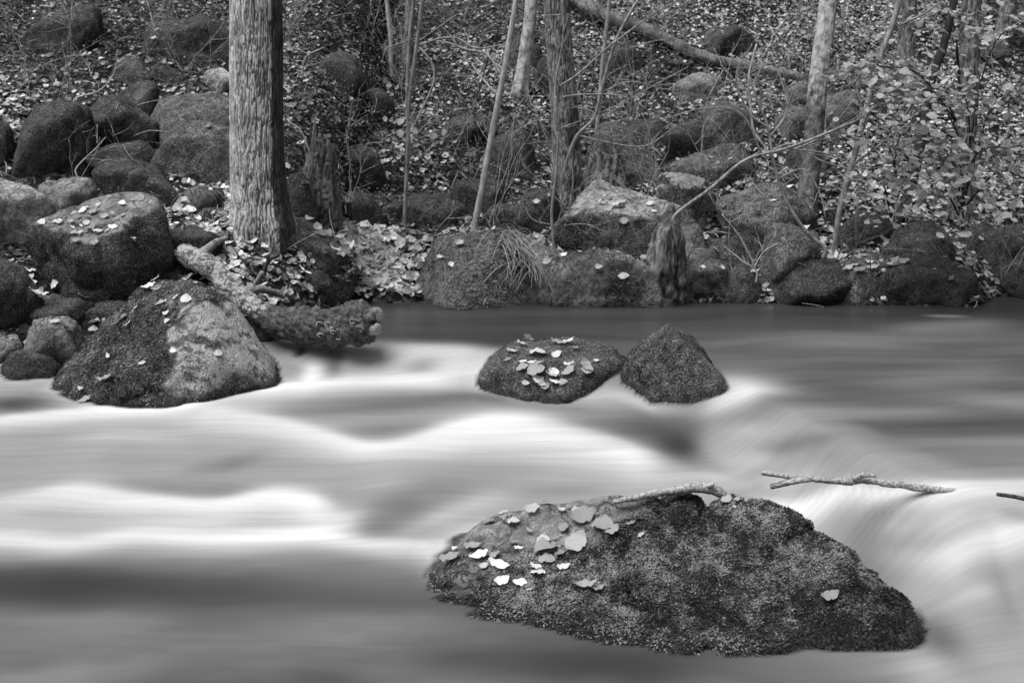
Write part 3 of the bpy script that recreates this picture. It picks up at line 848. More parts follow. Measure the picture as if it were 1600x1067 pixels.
ROCK_BVH = BVHTree.FromPolygons(np.vstack(ALLV).tolist(), np.vstack(ALLF).tolist())
add_static(TV, np.vstack([TF[:, [0, 1, 2]], TF[:, [0, 2, 3]]]))
ALL_BVH = BVHTree.FromPolygons(np.vstack(ALLV).tolist(), np.vstack(ALLF).tolist())
def surf(px, py):
    h = ALL_BVH.ray_cast(CAMV, ray(px, py).normalized())
    return h[0], h[1]

# ------------------------------------------------------------------ water
wx = axis(-7, 7, -3.2, 3.2, .018, .25)
wy = axis(-4, 7.6, 2.6, 7.0, .0145, .1)
WX, WY = np.meshgrid(wx, wy)
X, Y = WX.ravel(), WY.ravel()
ZW = water_z(X, Y)
PW = np.stack([X, Y, np.zeros_like(X)], -1)
yl = np.interp(X, LIPX, LIPY)
# warp so that streaks bend with the flow
warp = .10 * fbm(PW * np.array([.9, 1.4, 1]) + 5, 3)
# base foam: calm above the lip, white in the rapids, calm again in the lower pool
bx_, by_ = [], []
for p in [(-400, 880), (0, 866), (300, 862), (560, 862), (650, 862), (700, 866), (800, 850), (1050, 850), (1300, 850), (1900, 850)]:
    w = on_z(p[0], p[1], 0.0); bx_.append(w.x); by_.append(w.y)
bl = np.interp(X, bx_, by_)
_fw = [water_at(a, b) for a, b in [(-200, 536), (440, 534), (600, 532), (760, 540), (960, 590), (1080, 632), (1140, 645), (1220, 650), (1330, 655), (1420, 684), (1450, 735), (1520, 746), (1700, 750)]]
_fw.sort(key=lambda w: w.x)
yf = np.interp(_lx, [w.x for w in _fw], [w.y for w in _fw])
yf = np.interp(X, _lx, np.convolve(np.pad(yf, 40, mode='edge'), _g, mode='valid'))
_sf = np.interp(X, [.3, .7, 1.2, 1.4], [1, 2.2, 2.0, 1])
UPM = 1 - sstep(-.16, .14, (Y - yf) / _sf)
n_lo = fbm(np.stack([X * 1.2, (Y + warp) * 2.6, X * 0 + 3], -1), 4)
low = (1 - sstep(-.38, .10, Y - bl + .10 * n_lo)) * (1 - sstep(.80, 1.25, X + .2 * n_lo))
rap = (1 - low) * UPM
upper = np.clip(1 - rap - low, 0, 1)
n_up = fbm(np.stack([X * .5, (Y + warp * 2 - .06 * X) * 4.0, X * 0 + 8], -1), 4)
near_right = sstep(6.3, 4.6, Y) * sstep(-.2, 1.0, X)
f_up = .12 + .10 * n_up + near_right * (.20 + .13 * n_up)
f_lo = .21 + .15 * n_lo + .16 * fbm(np.stack([X * 2.4, Y * 4.5, X * 0 + 12], -1), 3) + .12 * sstep(3.30, 2.95, Y + .15 * n_lo) - .14 * np.exp(-((Y - 3.38) / .14) ** 2) - .12 * sstep(-.35, .1, X) * sstep(.9, .3, X)
foam = np.clip(rap * (.50 + .05 * n_lo) + low * np.clip(f_lo, .01, 1) + upper * np.clip(f_up, .01, 1), 0, 1)
dzw = np.zeros_like(X)
def stroke(pts, up, down, amt=1.0, h=0.0, taper=.38):
    """paint foam along a line of (px, py, foam): up/down = soft half widths in pixels"""
    global foam, dzw
    W = [(water_at(p[0], p[1]), water_at(p[0], p[1] - up), water_at(p[0], p[1] + down), p[2]) for p in pts]
    W.sort(key=lambda w: w[0].x)
    cx_ = np.array([w[0].x for w in W]); k = len(cx_)
    xs_ = np.linspace(cx_[0], cx_[-1], 60)
    def sm(v):
        Pth = smooth_path([(a, b, 0) for a, b in zip(cx_, v)], 120)
        return np.interp(X, Pth[:, 0], Pth[:, 1])
    yc = sm([w[0].y for w in W]) + .35 * warp * 0
    wu = np.interp(X, cx_, [max(w[1].y - w[0].y, .045) for w in W])
    wd = np.interp(X, cx_, [max(w[0].y - w[2].y, .045) for w in W])
    val = np.interp(X, cx_, [w[3] for w in W])
    d = Y - yc
    g = np.where(d > 0, np.exp(-(d / wu) ** 2), np.exp(-(d / wd) ** 2))
    L = cx_[-1] - cx_[0]
    e = sstep(0, taper * L, X - cx_[0]) * sstep(0, taper * L, cx_[-1] - X)
    g = g * e * amt
    foam = foam * (1 - g) + val * g
    dzw = dzw + h * g
def blob(px, py, rx, ry, val, amt=.9, h=0.0):
    """one soft round patch of foam or clear water"""
    global foam, dzw
    c = water_at(px, py)
    wx_ = rx / F_PX * c.y
    wu, wd = max(water_at(px, py - ry).y - c.y, .04), max(c.y - water_at(px, py + ry).y, .04)
    dy = Y - c.y
    g = amt * np.exp(-((X - c.x) / wx_) ** 2 - np.where(dy > 0, dy / wu, dy / wd) ** 2)
    foam = foam * (1 - g) + val * g
    dzw = dzw + h * g
S = stroke
# upper fall on the left
S([(470, 556, .5), (600, 552, .74), (720, 552, .74), (800, 562, .5)], 14, 30, .9, 0, .2)
S([(450, 596, .9), (540, 586, .78), (640, 578, .84), (780, 582, .7)], 26, 18, .9, 0, .2)
blob(658, 574, 34, 18, .42, .8)
blob(524, 570, 22, 30, .26, .75)
blob(488, 584, 18, 26, .95, .9); blob(545, 560, 14, 20, .85, .7)
# first crest, running from the big left boulder
S([(-150, 676, .8), (0, 657, .84), (110, 645, .88), (280, 635, .90), (345, 614, .92), (440, 605, .96), (560, 595, .84), (680, 593, .86), (790, 606, .7)], 9, 22, .92, .006, .15)
blob(20, 632, 60, 12, .10, .8)
# grey sheet behind the main wave
S([(340, 652, .60), (460, 641, .42), (620, 629, .30), (780, 618, .27), (900, 632, .36), (1010, 645, .5)], 15, 14, .92, -.006, .2)
S([(490, 672, .48), (600, 672, .36), (720, 650, .5)], 16, 16, .85)
# main wave: a bright back that feathers out downstream
S([(520, 706, .7), (620, 700, .84), (700, 674, .92), (770, 660, .96), (850, 664, .96), (930, 682, .96), (1010, 708, .94), (1100, 732, .85)], 16, 50, .95, .010, .2)
S([(240, 642, .80), (340, 646, .84), (430, 660, .84), (510, 682, .88), (580, 702, .88), (660, 706, .84), (740, 698, .82)], 12, 30, .9, .006, .2)
S([(880, 630, .7), (960, 618, .76), (1040, 642, .78), (1140, 648, .65)], 10, 12, .75)
# veils between the waves
S([(-150, 714, .56), (60, 718, .52), (200, 706, .58)], 20, 20, .7, 0, .2)
S([(230, 745, .52), (363, 724, .36), (460, 704, .5)], 14, 14, .85, -.004)
S([(130, 745, .5), (250, 766, .34), (330, 772, .32), (430, 758, .45)], 16, 14, .9, -.006, .25)
S([(430, 748, .60), (530, 738, .52), (640, 732, .50), (760, 735, .52), (900, 742, .56)], 18, 28, .75, 0, .2)
S([(60, 690, .66), (200, 680, .72), (330, 690, .7)], 12, 16, .6)
# second wave and its curl
S([(-150, 800, .66), (0, 786, .72), (110, 768, .84), (219, 780, .88), (328, 788, .90), (430, 776, .95), (500, 788, .97), (556, 824, .97)], 16, 34, .92, .008, .12)
S([(-150, 816, .62), (100, 816, .66), (260, 814, .72), (400, 810, .8)], 12, 14, .6)
S([(-200, 846, .84), (0, 842, .86), (109, 850, .88), (220, 838, .90), (330, 842, .92), (430, 838, .94), (510, 836, .95), (590, 850, .86), (690, 856, .72), (760, 860, .5)], 16, 18, .9, .005, .1)
blob(545, 815, 40, 22, .97, .7)
# the dark tongue that slides into the curl
blob(588, 820, 44, 22, .30, .7, -.004); blob(632, 792, 58, 24, .28, .7, -.006); blob(690, 764, 70, 22, .34, .6, -.004); blob(765, 742, 80, 18, .42, .5)
S([(600, 838, .6), (660, 816, .66), (740, 790, .68), (840, 770, .6)], 16, 18, .75)
S([(660, 846, .6), (740, 826, .66), (800, 800, .6)], 16, 18, .6)
S([(760, 772, .5), (880, 768, .42), (980, 760, .5)], 12, 10, .6)
S([(980, 748, .6), (1080, 742, .7), (1200, 748, .75)], 12, 18, .8)
# white wake of the pointed rock, the dark hollow, the apron to its right
blob(1165, 612, 66, 26, .88, .9)
blob(1125, 632, 30, 14, .80, .7)
blob(940, 655, 90, 22, .40, .7, -.004)
blob(1010, 668, 80, 26, .20, .85, -.006)
blob(1062, 692, 42, 30, .06, .92, -.008)
blob(1115, 690, 26, 30, .55, .6)
S([(1100, 682, .55), (1180, 674, .60), (1280, 668, .48), (1380, 686, .36), (1450, 714, .25)], 16, 20, .85, 0, .2)
S([(1100, 722, .6), (1200, 716, .62), (1300, 712, .46), (1420, 718, .45)], 18, 18, .8, 0, .25)
S([(1160, 698, .34), (1250, 693, .30), (1350, 694, .28)], 9, 9, .6)
S([(1170, 752, .75), (1260, 742, .65), (1340, 732, .45)], 10, 14, .8)
# water over the sunken branch and the chute beside the foreground boulder
S([(1160, 780, .9), (1300, 776, .93), (1400, 772, .9), (1520, 762, .85), (1750, 754, .7)], 14, 34, .93, .004, .1)
S([(1330, 826, .70), (1420, 822, .62), (1500, 808, .66), (1700, 812, .6)], 18, 22, .7, 0, .15)
S([(1340, 860, .66), (1420, 878, .62), (1490, 866, .76), (1570, 842, .90), (1750, 830, .8)], 22, 34, .85, .006, .15)
S([(1390, 930, .60), (1480, 940, .56), (1580, 950, .50), (1750, 955, .5)], 30, 36, .75, 0, .15)
blob(1472, 1000, 40, 44, .18, .85, -.008)
blob(1530, 925, 36, 16, .72, .5)
blob(1445, 1048, 55, 34, .66, .75)
blob(1330, 1044, 110, 24, .42, .7)
blob(1560, 1040, 90, 50, .56, .6)
blob(1240, 1050, 120, 26, .30, .6)
# lower pool: mottled, darkest under the rapids' lip and under the boulder
blob(80, 920, 260, 34, .05, .7); blob(420, 925, 200, 26, .14, .6); blob(560, 900, 140, 24, .34, .6)
blob(60, 1010, 200, 34, .40, .6); blob(330, 1040, 120, 24, .20, .5); blob(520, 990, 160, 40, .36, .55); blob(760, 1030, 160, 30, .12, .6)
blob(950, 1040, 170, 26, .06, .7)
# thin pale lines of floating scum by the far shore
S([(690, 455, .8), (720, 457, .8), (752, 459, .8)], 2.0, 2.0, .7)
S([(500, 452, .6), (600, 450, .65), (690, 453, .55)], 4, 4, .7)
S([(1430, 493, .5), (1480, 494, .6), (1530, 495, .5)], 2.5, 2.5, .6)
S([(680, 474, .35), (715, 476, .45), (755, 478, .3)], 2.5, 2.5, .6)
S([(1100, 464, .6), (1180, 463, .7), (1230, 465, .6)], 2.5, 2.5, .6)
S([(1330, 520, .34), (1450, 512, .4), (1620, 500, .42)], 10, 12, .7)
S([(1150, 545, .36), (1300, 535, .40), (1500, 545, .36)], 12, 12, .6)
S([(1300, 610, .34), (1450, 595, .40), (1620, 570, .40)], 16, 18, .6)
S([(1250, 640, .22), (1400, 630, .20), (1620, 640, .18)], 14, 14, .6)
foam = np.clip(foam, 0, 1)
fv = Y + 1.6 * warp - .10 * X * sstep(.3, 1.5, X) + .5 * foam * .12
ZW = ZW + dzw + .006 * fbm(np.stack([X * 1.5, Y * 3.5, X * 0], -1), 3) * (rap + .25 * (1 - rap))
# water thins out softly where it laps the rocks
edge = np.ones_like(X)
chk = np.where((np.abs(X) < 3.3) & (Y > 2.6) & (Y < 7.2))[0]
near = chk
for i in near:
    h = ROCK_BVH.find_nearest((X[i], Y[i], ZW[i]), .07)
    if h[0] is not None:
        edge[i] = min(1.0, h[3] / (.005 + .022 * foam[i]))
        if Y[i] > 3.3: foam[i] = min(1.0, foam[i] + .22 * rap[i] * math.exp(-h[3] / .03))
edge = edge * edge * (3 - 2 * edge)
WV = np.stack([X, Y, ZW], -1)
water = link("stream_water", mesh_np("stream_water", WV, grid_faces(len(wx), len(wy)), dict(foam=foam, edge=edge, flow=fv)), MAT['water'])
tag(water, "silky white rapids and smooth dark pools of the stream", kind='structure')

# ------------------------------------------------------------------ leaves
def leaf_vf(shape='ovate', curl=.2, fold=.15, n=11):
    """leaf along +x, length 1, centred; returns V,F(tris)"""
    t = np.linspace(0, 1, n)
    if shape == 'ovate': w = .30 * np.sin(np.pi * t ** .8) ** .8
    elif shape == 'round': w = .40 * np.sin(np.pi * t ** .9) ** .65
    else: w = .20 * np.sin(np.pi * t ** .9) ** .9
    w[0] = .02; w[-1] = .01
    tooth = 1 + .05 * ((np.arange(n) % 2) * 2 - 1)
    w = w * tooth
    rows = []
    for i in range(n):
        x = t[i] - .5
        z = curl * (x * x) * 1.3 + .03 * math.sin(i * 2.1)
        rows += [(x, w[i], z + fold * w[i] + .04 * math.sin(i * 1.7)), (x, 0, z), (x, -w[i], z + fold * w[i] * .8 + .05 * math.sin(i * 1.3 + 2))]
    V = np.array(rows)
    Fq = grid_faces(3, n)
    Ft = np.vstack([Fq[:, [0, 1, 2]], Fq[:, [0, 2, 3]]])
    if n < 6: return V, Ft
    # petiole
    pv = np.array([(-.5, .012, 0), (-.5, -.012, 0), (-.68, 0, .03)])
    Ft = np.vstack([Ft, [[len(V), len(V) + 1, len(V) + 2]]])
    return np.vstack([V, pv]), Ft
LEAFV = [leaf_vf('ovate', .35, .25), leaf_vf('round', .5, .12), leaf_vf('ovate', -.3, -.2), leaf_vf('long', .5, .35), leaf_vf('round', -.35, .3)]
LEAFM = [mesh_np("leaf", V, F) for V, F in LEAFV]
for m_ in LEAFM: m_.materials.append(MAT['leaf'])
GREENM = [mesh_np("leaf", V, F) for V, F in LEAFV]
for m_ in GREENM: m_.materials.append(MAT['green'])

def leaf_matrix(loc, nrm, size, yaw=None, tilt=.25):
    n = Vector(nrm) + Vector((random.gauss(0, tilt), random.gauss(0, tilt), random.gauss(0, tilt * .5)))
    n.normalize()
    a = random.uniform(0, 2 * math.pi) if yaw is None else yaw
    x = Vector((math.cos(a), math.sin(a), 0)); x = (x - n * x.dot(n)).normalized()
    y = n.cross(x)
    M = Matrix((x, y, n)).transposed().to_4x4()
    return Matrix.Translation(Vector(loc)) @ M @ Matrix.Scale(size, 4)
N_LEAF = [0]
def put_leaf(px, py, wpx, label, group, lift=.06, yaw=None, variant=None, tilt=.12):
    p, n = surf(px, py)
    if p is None: return
    size = wpx / F_PX * p.y * 1.08
    if n.z < 0: n = -n
    if yaw is None: yaw = random.gauss(0, .55) + (math.pi if random.random() < .5 else 0)
    o = bpy.data.objects.new("fallen_leaf", LEAFM[variant if variant is not None else random.randrange(5)])
    COL.objects.link(o)
    nn = (n * .85 + Vector((0, 0, .3))).normalized()
    o.matrix_world = leaf_matrix(p + n * (size * lift + .009), nn, size, yaw, tilt)
    tag(o, label, 'leaf', group)
    N_LEAF[0] += 1
    return o
ORD = ('first second third fourth fifth sixth seventh eighth ninth tenth eleventh twelfth thirteenth fourteenth fifteenth sixteenth seventeenth eighteenth '
       'nineteenth twentieth twenty-first twenty-second twenty-third twenty-fourth twenty-fifth twenty-sixth twenty-seventh twenty-eighth twenty-ninth thirtieth thirty-first thirty-second thirty-third thirty-fourth thirty-fifth').split()
def leaves(zoom, lst, label, group, **kw):
    ox, oy, s = zoom
    for i, q in enumerate(sorted(lst, key=lambda q: q[0])):
        lb = label + (", %s counted from the left" % ORD[i] if len(lst) > 1 else "")
        put_leaf(ox + q[0] * s, oy + q[1] * s, q[2] * s, lb, group, **kw)
zf = (640, 730, .2905)
leaves(zf, [(235, 500, 130), (345, 440, 105), (300, 405, 60), (375, 490, 110), (470, 485, 72), (490, 540, 140), (410, 540, 55), (560, 415, 70), (590, 447, 55),
            (720, 403, 78), (740, 445, 165), (905, 415, 145), (820, 475, 92), (740, 512, 100), (680, 550, 78), (690, 578, 90),
            (500, 622, 90), (595, 622, 88), (645, 672, 40), (1040, 320, 135), (1095, 355, 90), (1205, 312, 66), (1250, 367, 46),
            (665, 235, 95), (510, 250, 62), (730, 200, 42), (430, 300, 60), (560, 300, 70), (840, 330, 70), (640, 350, 55), (250, 450, 50), (900, 240, 60), (820, 240, 50)],
       "pale leaf on the left half of the foreground boulder", "leaves on the foreground boulder")
put_leaf(640 + 940 * .2905, 730 + 278 * .2905, 150 * .2905, "large bright curled leaf near the top ridge of the foreground boulder", "leaves on the foreground boulder")
put_leaf(640 + 835 * .2905, 730 + 553 * .2905, 76 * .2905, "small round leaf below the leaf cluster on the foreground boulder", "leaves on the foreground boulder", variant=1)
put_leaf(640 + 935 * .2905, 730 + 645 * .2905, 132 * .2905, "long bright leaf, left of a pair on the lower front of the foreground boulder", "leaves on the foreground boulder", variant=3)
put_leaf(640 + 1008 * .2905, 730 + 667 * .2905, 76 * .2905, "short bright leaf, right of a pair on the lower front of the foreground boulder", "leaves on the foreground boulder", variant=1)
zr = (1040, 730, .2905)
put_leaf(1040 + 677 * .2905, 730 + 225 * .2905, 112 * .2905, "single bright leaf near the top right of the foreground boulder", "leaves on the foreground boulder", variant=0, yaw=-.3, tilt=.1)
put_leaf(1040 + 890 * .2905, 730 + 702 * .2905, 102 * .2905, "single oval leaf low on the right face of the foreground boulder", "leaves on the foreground boulder", variant=1, yaw=.1, tilt=.1)
leaves(zr, [(330, 190, 70), (388, 183, 36), (370, 220, 26)], "small leaf scrap on the crest of the foreground boulder", "leaves on the foreground boulder")
zm = (700, 480, .3125)
leaves(zm, [(372, 195, 70), (320, 230, 58), (300, 267, 42), (450, 235, 85), (545, 185, 72), (595, 185, 82), (635, 210, 34), (553, 240, 55), (375, 282, 45), (415, 288, 50),
            (375, 308, 64), (450, 290, 72), (440, 318, 92), (530, 325, 55), (610, 298, 72), (610, 322, 78), (690, 300, 82), (690, 322, 64), (450, 362, 92), (520, 352, 72),
            (530, 375, 54), (575, 373, 54), (490, 403, 50), (390, 378, 42), (740, 275, 28)],
       "pale leaf heaped with others on the flat-topped mid-stream boulder", "leaves on the flat mid-stream boulder")
zl = (0, 400, .3125)
leaves(zl, [(750, 160, 70), (810, 235, 62), (685, 262, 48), (882, 208, 38), (935, 217, 58), (610, 328, 78), (650, 343, 44), (467, 372, 48), (840, 290, 38), (842, 327, 34),
            (545, 510, 48), (870, 475, 34), (1090, 490, 44), (715, 540, 48), (1250, 465, 50)],
       "pale leaf stuck to the moss of the big left boulder", "leaves on the big left boulder")
leaves(zl, [(540, 620, 92), (410, 672, 54), (430, 725, 84), (465, 730, 54)], "slim pale leaf low on the big left boulder", "leaves low on the big left boulder", variant=3)
put_leaf(280 * .3125, 400 + 337 * .3125, 62 * .3125, "pale leaf lying alone on the small stone beside the big left boulder", "leaves on the small stone")
zb = (0, 250, .2811)
leaves(zb, [(545, 262, 42), (475, 270, 44), (465, 290, 54), (520, 297, 54), (410, 298, 40), (437, 327, 40), (490, 322, 44), (585, 320, 54), (620, 298, 40), (680, 248, 44), (400, 350, 44),
            (478, 353, 40), (400, 380, 40), (455, 370, 30), (415, 412, 46), (455, 405, 34), (510, 380, 64), (550, 405, 64), (630, 375, 62), (685, 358, 44), (600, 395, 30), (430, 455, 58),
            (325, 345, 64), (340, 355, 54), (235, 352, 50), (610, 210, 24)],
       "pale leaf on the flat top of the square-edged block", "leaves on the square-edged block")
leaves(zb, [(190, 625, 70), (270, 610, 70), (290, 655, 60), (330, 625, 70), (345, 700, 90), (360, 740, 90), (195, 750, 110), (165, 820, 85), (310, 690, 60), (225, 760, 80)],
       "pale leaf piled in the gap left of the square-edged block", "leaves in the gap at the left")
zc = (800, 250, .2811)
leaves(zc, [(664, 350, 74), (690, 344, 60), (540, 340, 55), (790, 290, 44), (545, 375, 34), (620, 340, 50), (530, 225, 70), (560, 260, 80), (600, 240, 60), (500, 250, 50)],
       "pale leaf on top of the large pale-topped mossy boulder", "leaves on the pale-topped boulder")
leaves(zc, [(478, 590, 44), (560, 600, 70), (620, 640, 60), (590, 570, 50), (720, 660, 60), (780, 700, 60), (660, 600, 50), (290, 535, 40)],
       "leaf scrap on the sloping slab that runs into the water", "leaves on the sloping slab")
ze = (1200, 250, .2811)
leaves(ze, [(460, 597, 105), (500, 620, 85), (580, 605, 75), (615, 640, 64), (520, 535, 84), (555, 575, 50), (640, 615, 50)],
       "pale leaf on the low mossy rock at the right shore", "leaves on the low right rock")
leaves(ze, [(690, 580, 95), (700, 596, 80), (760, 575, 64)], "brilliant white leaf above the broad triangular boulder", "white leaves at the right shore", variant=1)

# litter of the bank: the largest ones single, the rest one mass
def scatter(n, x0, x1, y0, y1):
    out = []
    xs = rng.uniform(x0, x1, n); ys = rng.uniform(y0, y1, n)
    for x, y in zip(xs, ys):
        h = ALL_BVH.ray_cast(Vector((x, y, 8)), Vector((0, 0, -1)))
        if h[0] is None: continue
        out.append((h[0], h[1], h[2]))
    return out
NTER = NOFF[0] - len(TV)
nrockf = sum(len(f) for f in ALLF[:-1])
def litter_arrays(samples, smin, smax, tonefn, variants=LEAFV, tilt=.35, lift=.2):
    Vs, Fs, Ts, off = [], [], [], 0
    for (p, n, s, tn) in samples:
        V, F = variants[random.randrange(len(variants))]
        M = np.array(leaf_matrix(p + n * s * lift * random.uniform(.3, 2.0), n, s, None, tilt))
        W = V @ M[:3, :3].T + M[:3, 3]
        Vs.append(W); Fs.append(F + off); off += len(V)
        Ts.append(np.full(len(V), tn))
    return np.vstack(Vs), np.vstack(Fs), np.concatenate(Ts)
LITV = [leaf_vf('ovate', .4, .3, 4), leaf_vf('round', -.4, .2, 4), leaf_vf('round', .5, .2, 4), leaf_vf('long', .6, .3, 4)]
sm = scatter(72000, -4.0, 4.2, 5.2, 12.6)
pp = np.array([s[0][:] for s in sm])
dens = fbm(pp * np.array([1.1, 1.1, 1.1]) + 4, 4)
lit, single = [], []
for (p, n, fi), dn in zip(sm, dens):
    isrock = fi < nrockf
    if n.z < (.55 if isrock else .25): continue
    ys = float(np.interp(p.x, SHX, SHY))
    if p.z < Z_UP + .015: continue
    pr = (.045 if isrock else .95) * max(.2, min(1.1, .75 + 1.7 * dn))
    if p.x < -1.0 and p.y > 7.6: pr *= .45
    if random.random() > pr: continue
    tn = min(1, max(0, random.betavariate(1.2, 1.25) * (1.0 + .7 * dn)))
    s = random.uniform(.022, .06) * (1.15 if p.y < 7.2 else (1.0 if p.y < 8.2 else .8))
    if -2.95 < p.x < -1.45 and 6.65 < p.y < 7.55 and random.random() < .8: continue
    if not isrock and p.y < 7.3 and abs(p.x) < 2.0 and tn > .55 and len(single) < 110 and random.random() < .12:
        single.append((p, n, max(s, .04) * 1.2))
    else:
        lit.append((p, n, s, tn))
# the drift of leaves running into the pool
for _ in range(330):
    a = random.random()
    px, py = random.gauss(560 + 40 * a, 26), 355 + 100 * a
    p, n = surf(px, py)
    if p is None: continue
    lit.append((p, n if n.z > .3 else Vector((0, 0, 1)), random.uniform(.06, .095), random.uniform(.35, 1)))
for _ in range(150):
    w = on_z(random.uniform(480, 700), random.uniform(441, 459), Z_UP + .006)
    lit.append((w, Vector((0, 0, 1)), random.uniform(.05, .09), random.uniform(.5, 1)))
V_, F_, T_ = litter_arrays(lit, 0, 0, None, LITV)
lo_ = link("leaf_litter", mesh_np("leaf_litter", V_, F_, dict(tone=T_), smooth=False), MAT['litter'])
tag(lo_, "dense litter of dry fallen leaves covering the forest bank", "leaf litter", kind='stuff')
MARKS = [("the tall trunk's foot", (400, 360)), ('the broken dark stump', (500, 325)), ('the wedge-shaped boulder', (490, 400)), ('the shaggy triangular boulder', (740, 400)), ('the pale sapling foot', (742, 365)),
         ('the long grassy boulder', (660, 330)), ('the dark central trunk', (888, 315)), ('the pale-topped boulder', (960, 350)), ('the pointed stump', (1040, 400)), ('the mossy dome boulder', (1190, 330)),
         ('the leaf-strewn block', (160, 380)), ('the fallen log', (400, 480)), ('the low right rock', (1350, 430))]
MARKS = [(m_, ground_hit(*q_)) for m_, q_ in MARKS]
zones = {}
for (p, n, s) in single:
    near_m = min(MARKS, key=lambda m_: (m_[1] - p).length)[0]
    zones.setdefault(near_m, []).append((p, n, s))
for near_m, lst in zones.items():
    for i, (p, n, s) in enumerate(sorted(lst, key=lambda q: q[0].x / q[0].y)):
        o = bpy.data.objects.new("fallen_leaf", LEAFM[random.randrange(5)]); COL.objects.link(o)
        o.matrix_world = leaf_matrix(p + n * s * .25, n, s, None, .3)
        od = ORD[i] if i < len(ORD) else 'last'
        tag(o, "large pale leaf in the litter near %s, %s from the left" % (near_m, od), "leaf", "loose leaves on the lower bank")
        N_LEAF[0] += 1

# low undergrowth: sprigs of small dark leaves on the slope
hb = scatter(26000, -4.0, 4.2, 6.6, 13.0)
hp = np.array([s[0][:] for s in hb])
hd = fbm(hp * .9 + 31, 4)
und = []
for (p, n, fi), dn in zip(hb, hd):
    if fi < nrockf and random.random() > .03: continue
    w = .22 + 1.2 * dn + .14 * (p.y - 7.6) + (.6 if (p.x < -.9 and p.y > 7.5) else 0)
    if random.random() > w: continue
    hgt = random.uniform(.02, .14)
    for _ in range(8):
        q = p + Vector((random.gauss(0, .035), random.gauss(0, .035), hgt * random.random()))
        und.append((q, Vector((random.gauss(0, .5), random.gauss(-.3, .5), .8)).normalized(), random.uniform(.010, .028), random.random() ** 1.3))
TINY = [(np.array([(-.5, 0, 0), (0, .32, .1), (.5, 0, .05), (0, -.32, .08)]), np.array([[0, 2, 1], [0, 3, 2]])), (np.array([(-.5, 0, 0), (-.05, .22, -.08), (.5, 0, 0), (-.05, -.24, -.05)]), np.array([[0, 2, 1], [0, 3, 2]]))]
V_, F_, T_ = litter_arrays(und, 0, 0, None, TINY, .5, .1)
uo = link("undergrowth", mesh_np("undergrowth", V_, F_, dict(tone=T_), smooth=False), MAT['herb'])
tag(uo, "low dark undergrowth of small leaves on the upper slope", "undergrowth", kind='stuff')

def twig_tree(p, d, L, r, depth, out, side=4, up=.15):
    n = 6
    pts = [p]
    dd = d.copy()
    for k in range(n):
        dd = (dd + Vector((random.gauss(0, .16), random.gauss(0, .16), random.gauss(up * .25, .13)))).normalized()
        pts.append(pts[-1] + dd * (L / n))
    out.append(tube_vf(pts, np.linspace(r, r * .4, n + 1), side))
    if depth > 0:
        for k in range(random.randint(2, 4)):
            i = random.randint(1, n)
            e = (dd + Vector((random.gauss(0, .8), random.gauss(0, .6), random.gauss(.1, .6)))).normalized()
            twig_tree(pts[i], e, L * random.uniform(.35, .6), r * .55, depth - 1, out, side, up)
    return pts
# wisps of dead grass and stalks all over the bank
gv, gf, gt, off = [], [], [], 0
for (p, n, fi) in scatter(1500, -3.8, 4.0, 5.9, 12.5):
    if fi < nrockf and random.random() > .25: continue
    if p.z < Z_UP + .03: continue
    a0 = random.uniform(0, 6.28)
    for _ in range(random.randint(3, 9)):
        l = random.uniform(.06, .2); a = a0 + random.gauss(0, .9)
        d = Vector((math.cos(a) * .7, math.sin(a) * .7, 1)).normalized(); dh = Vector((math.cos(a), math.sin(a), 0))
        sd = Vector((-dh.y, dh.x, 0)) * random.uniform(.0012, .0026)
        b0 = p + Vector((random.gauss(0, .02), random.gauss(0, .02), -.01))
        for k in range(5):
            t = k / 4
            q = b0 + d * l * t + dh * l * .6 * t * t - Vector((0, 0, l * .8 * t * t))
            gv += [q - sd * (1 - .7 * t), q + sd * (1 - .7 * t)]
        for k in range(4):
            i0 = off + 2 * k
            gf += [(i0, i0 + 1, i0 + 3), (i0, i0 + 3, i0 + 2)]
        off += 10
        gt += [random.uniform(.2, 1)] * 10
go = link("dead_grass", mesh_np("dead_grass", np.array([v[:] for v in gv]), np.array(gf), dict(tone=np.array(gt))), MAT['grass'])
tag(go, "wispy dead grass and thin stalks scattered over the bank", "grass", kind='stuff')

# dead sticks lying about
stk = []
for (p, n, fi) in scatter(650, -3.6, 3.8, 5.9, 12):
    L = random.uniform(.06, .32); a = random.uniform(0, 6.28)
    d = Vector((math.cos(a), math.sin(a), random.uniform(-.1, .7))); d.normalize()
    q = p + Vector((0, 0, .02))
    pts = [q, q + d * L * .5 + Vector((random.gauss(0, .02), random.gauss(0, .02), .02)), q + d * L]
    r = random.uniform(.0018, .0045)
    stk.append(tube_vf(smooth_path(pts, 5), np.linspace(r, r * .5, 5), 4))
V_, F_ = join_vf(stk)
so = link("dead_twigs", mesh_np("dead_twigs", V_, F_), MAT['twig'])
tag(so, "thin dead twigs strewn and sticking up across the bank", "twigs", kind='stuff')

br_ = []
for (p, n, fi) in scatter(150, -3.3, 3.6, 6.7, 10.5):
    if -1.9 < p.x < -1.2 and p.y < 7.3: continue
    for _ in range(random.randint(1, 3)):
        twig_tree(p - Vector((0, 0, .03)), Vector((random.gauss(0, .35), random.gauss(-.1, .3), 1)).normalized(), random.uniform(.25, .75), random.uniform(.0018, .0034), 2, br_)
V_, F_ = join_vf(br_)
bo = link("brush", mesh_np("brush", V_, F_), MAT['stem_pale'])
tag(bo, "tangle of thin bare brushwood shoots on the bank", "brushwood", kind='stuff')

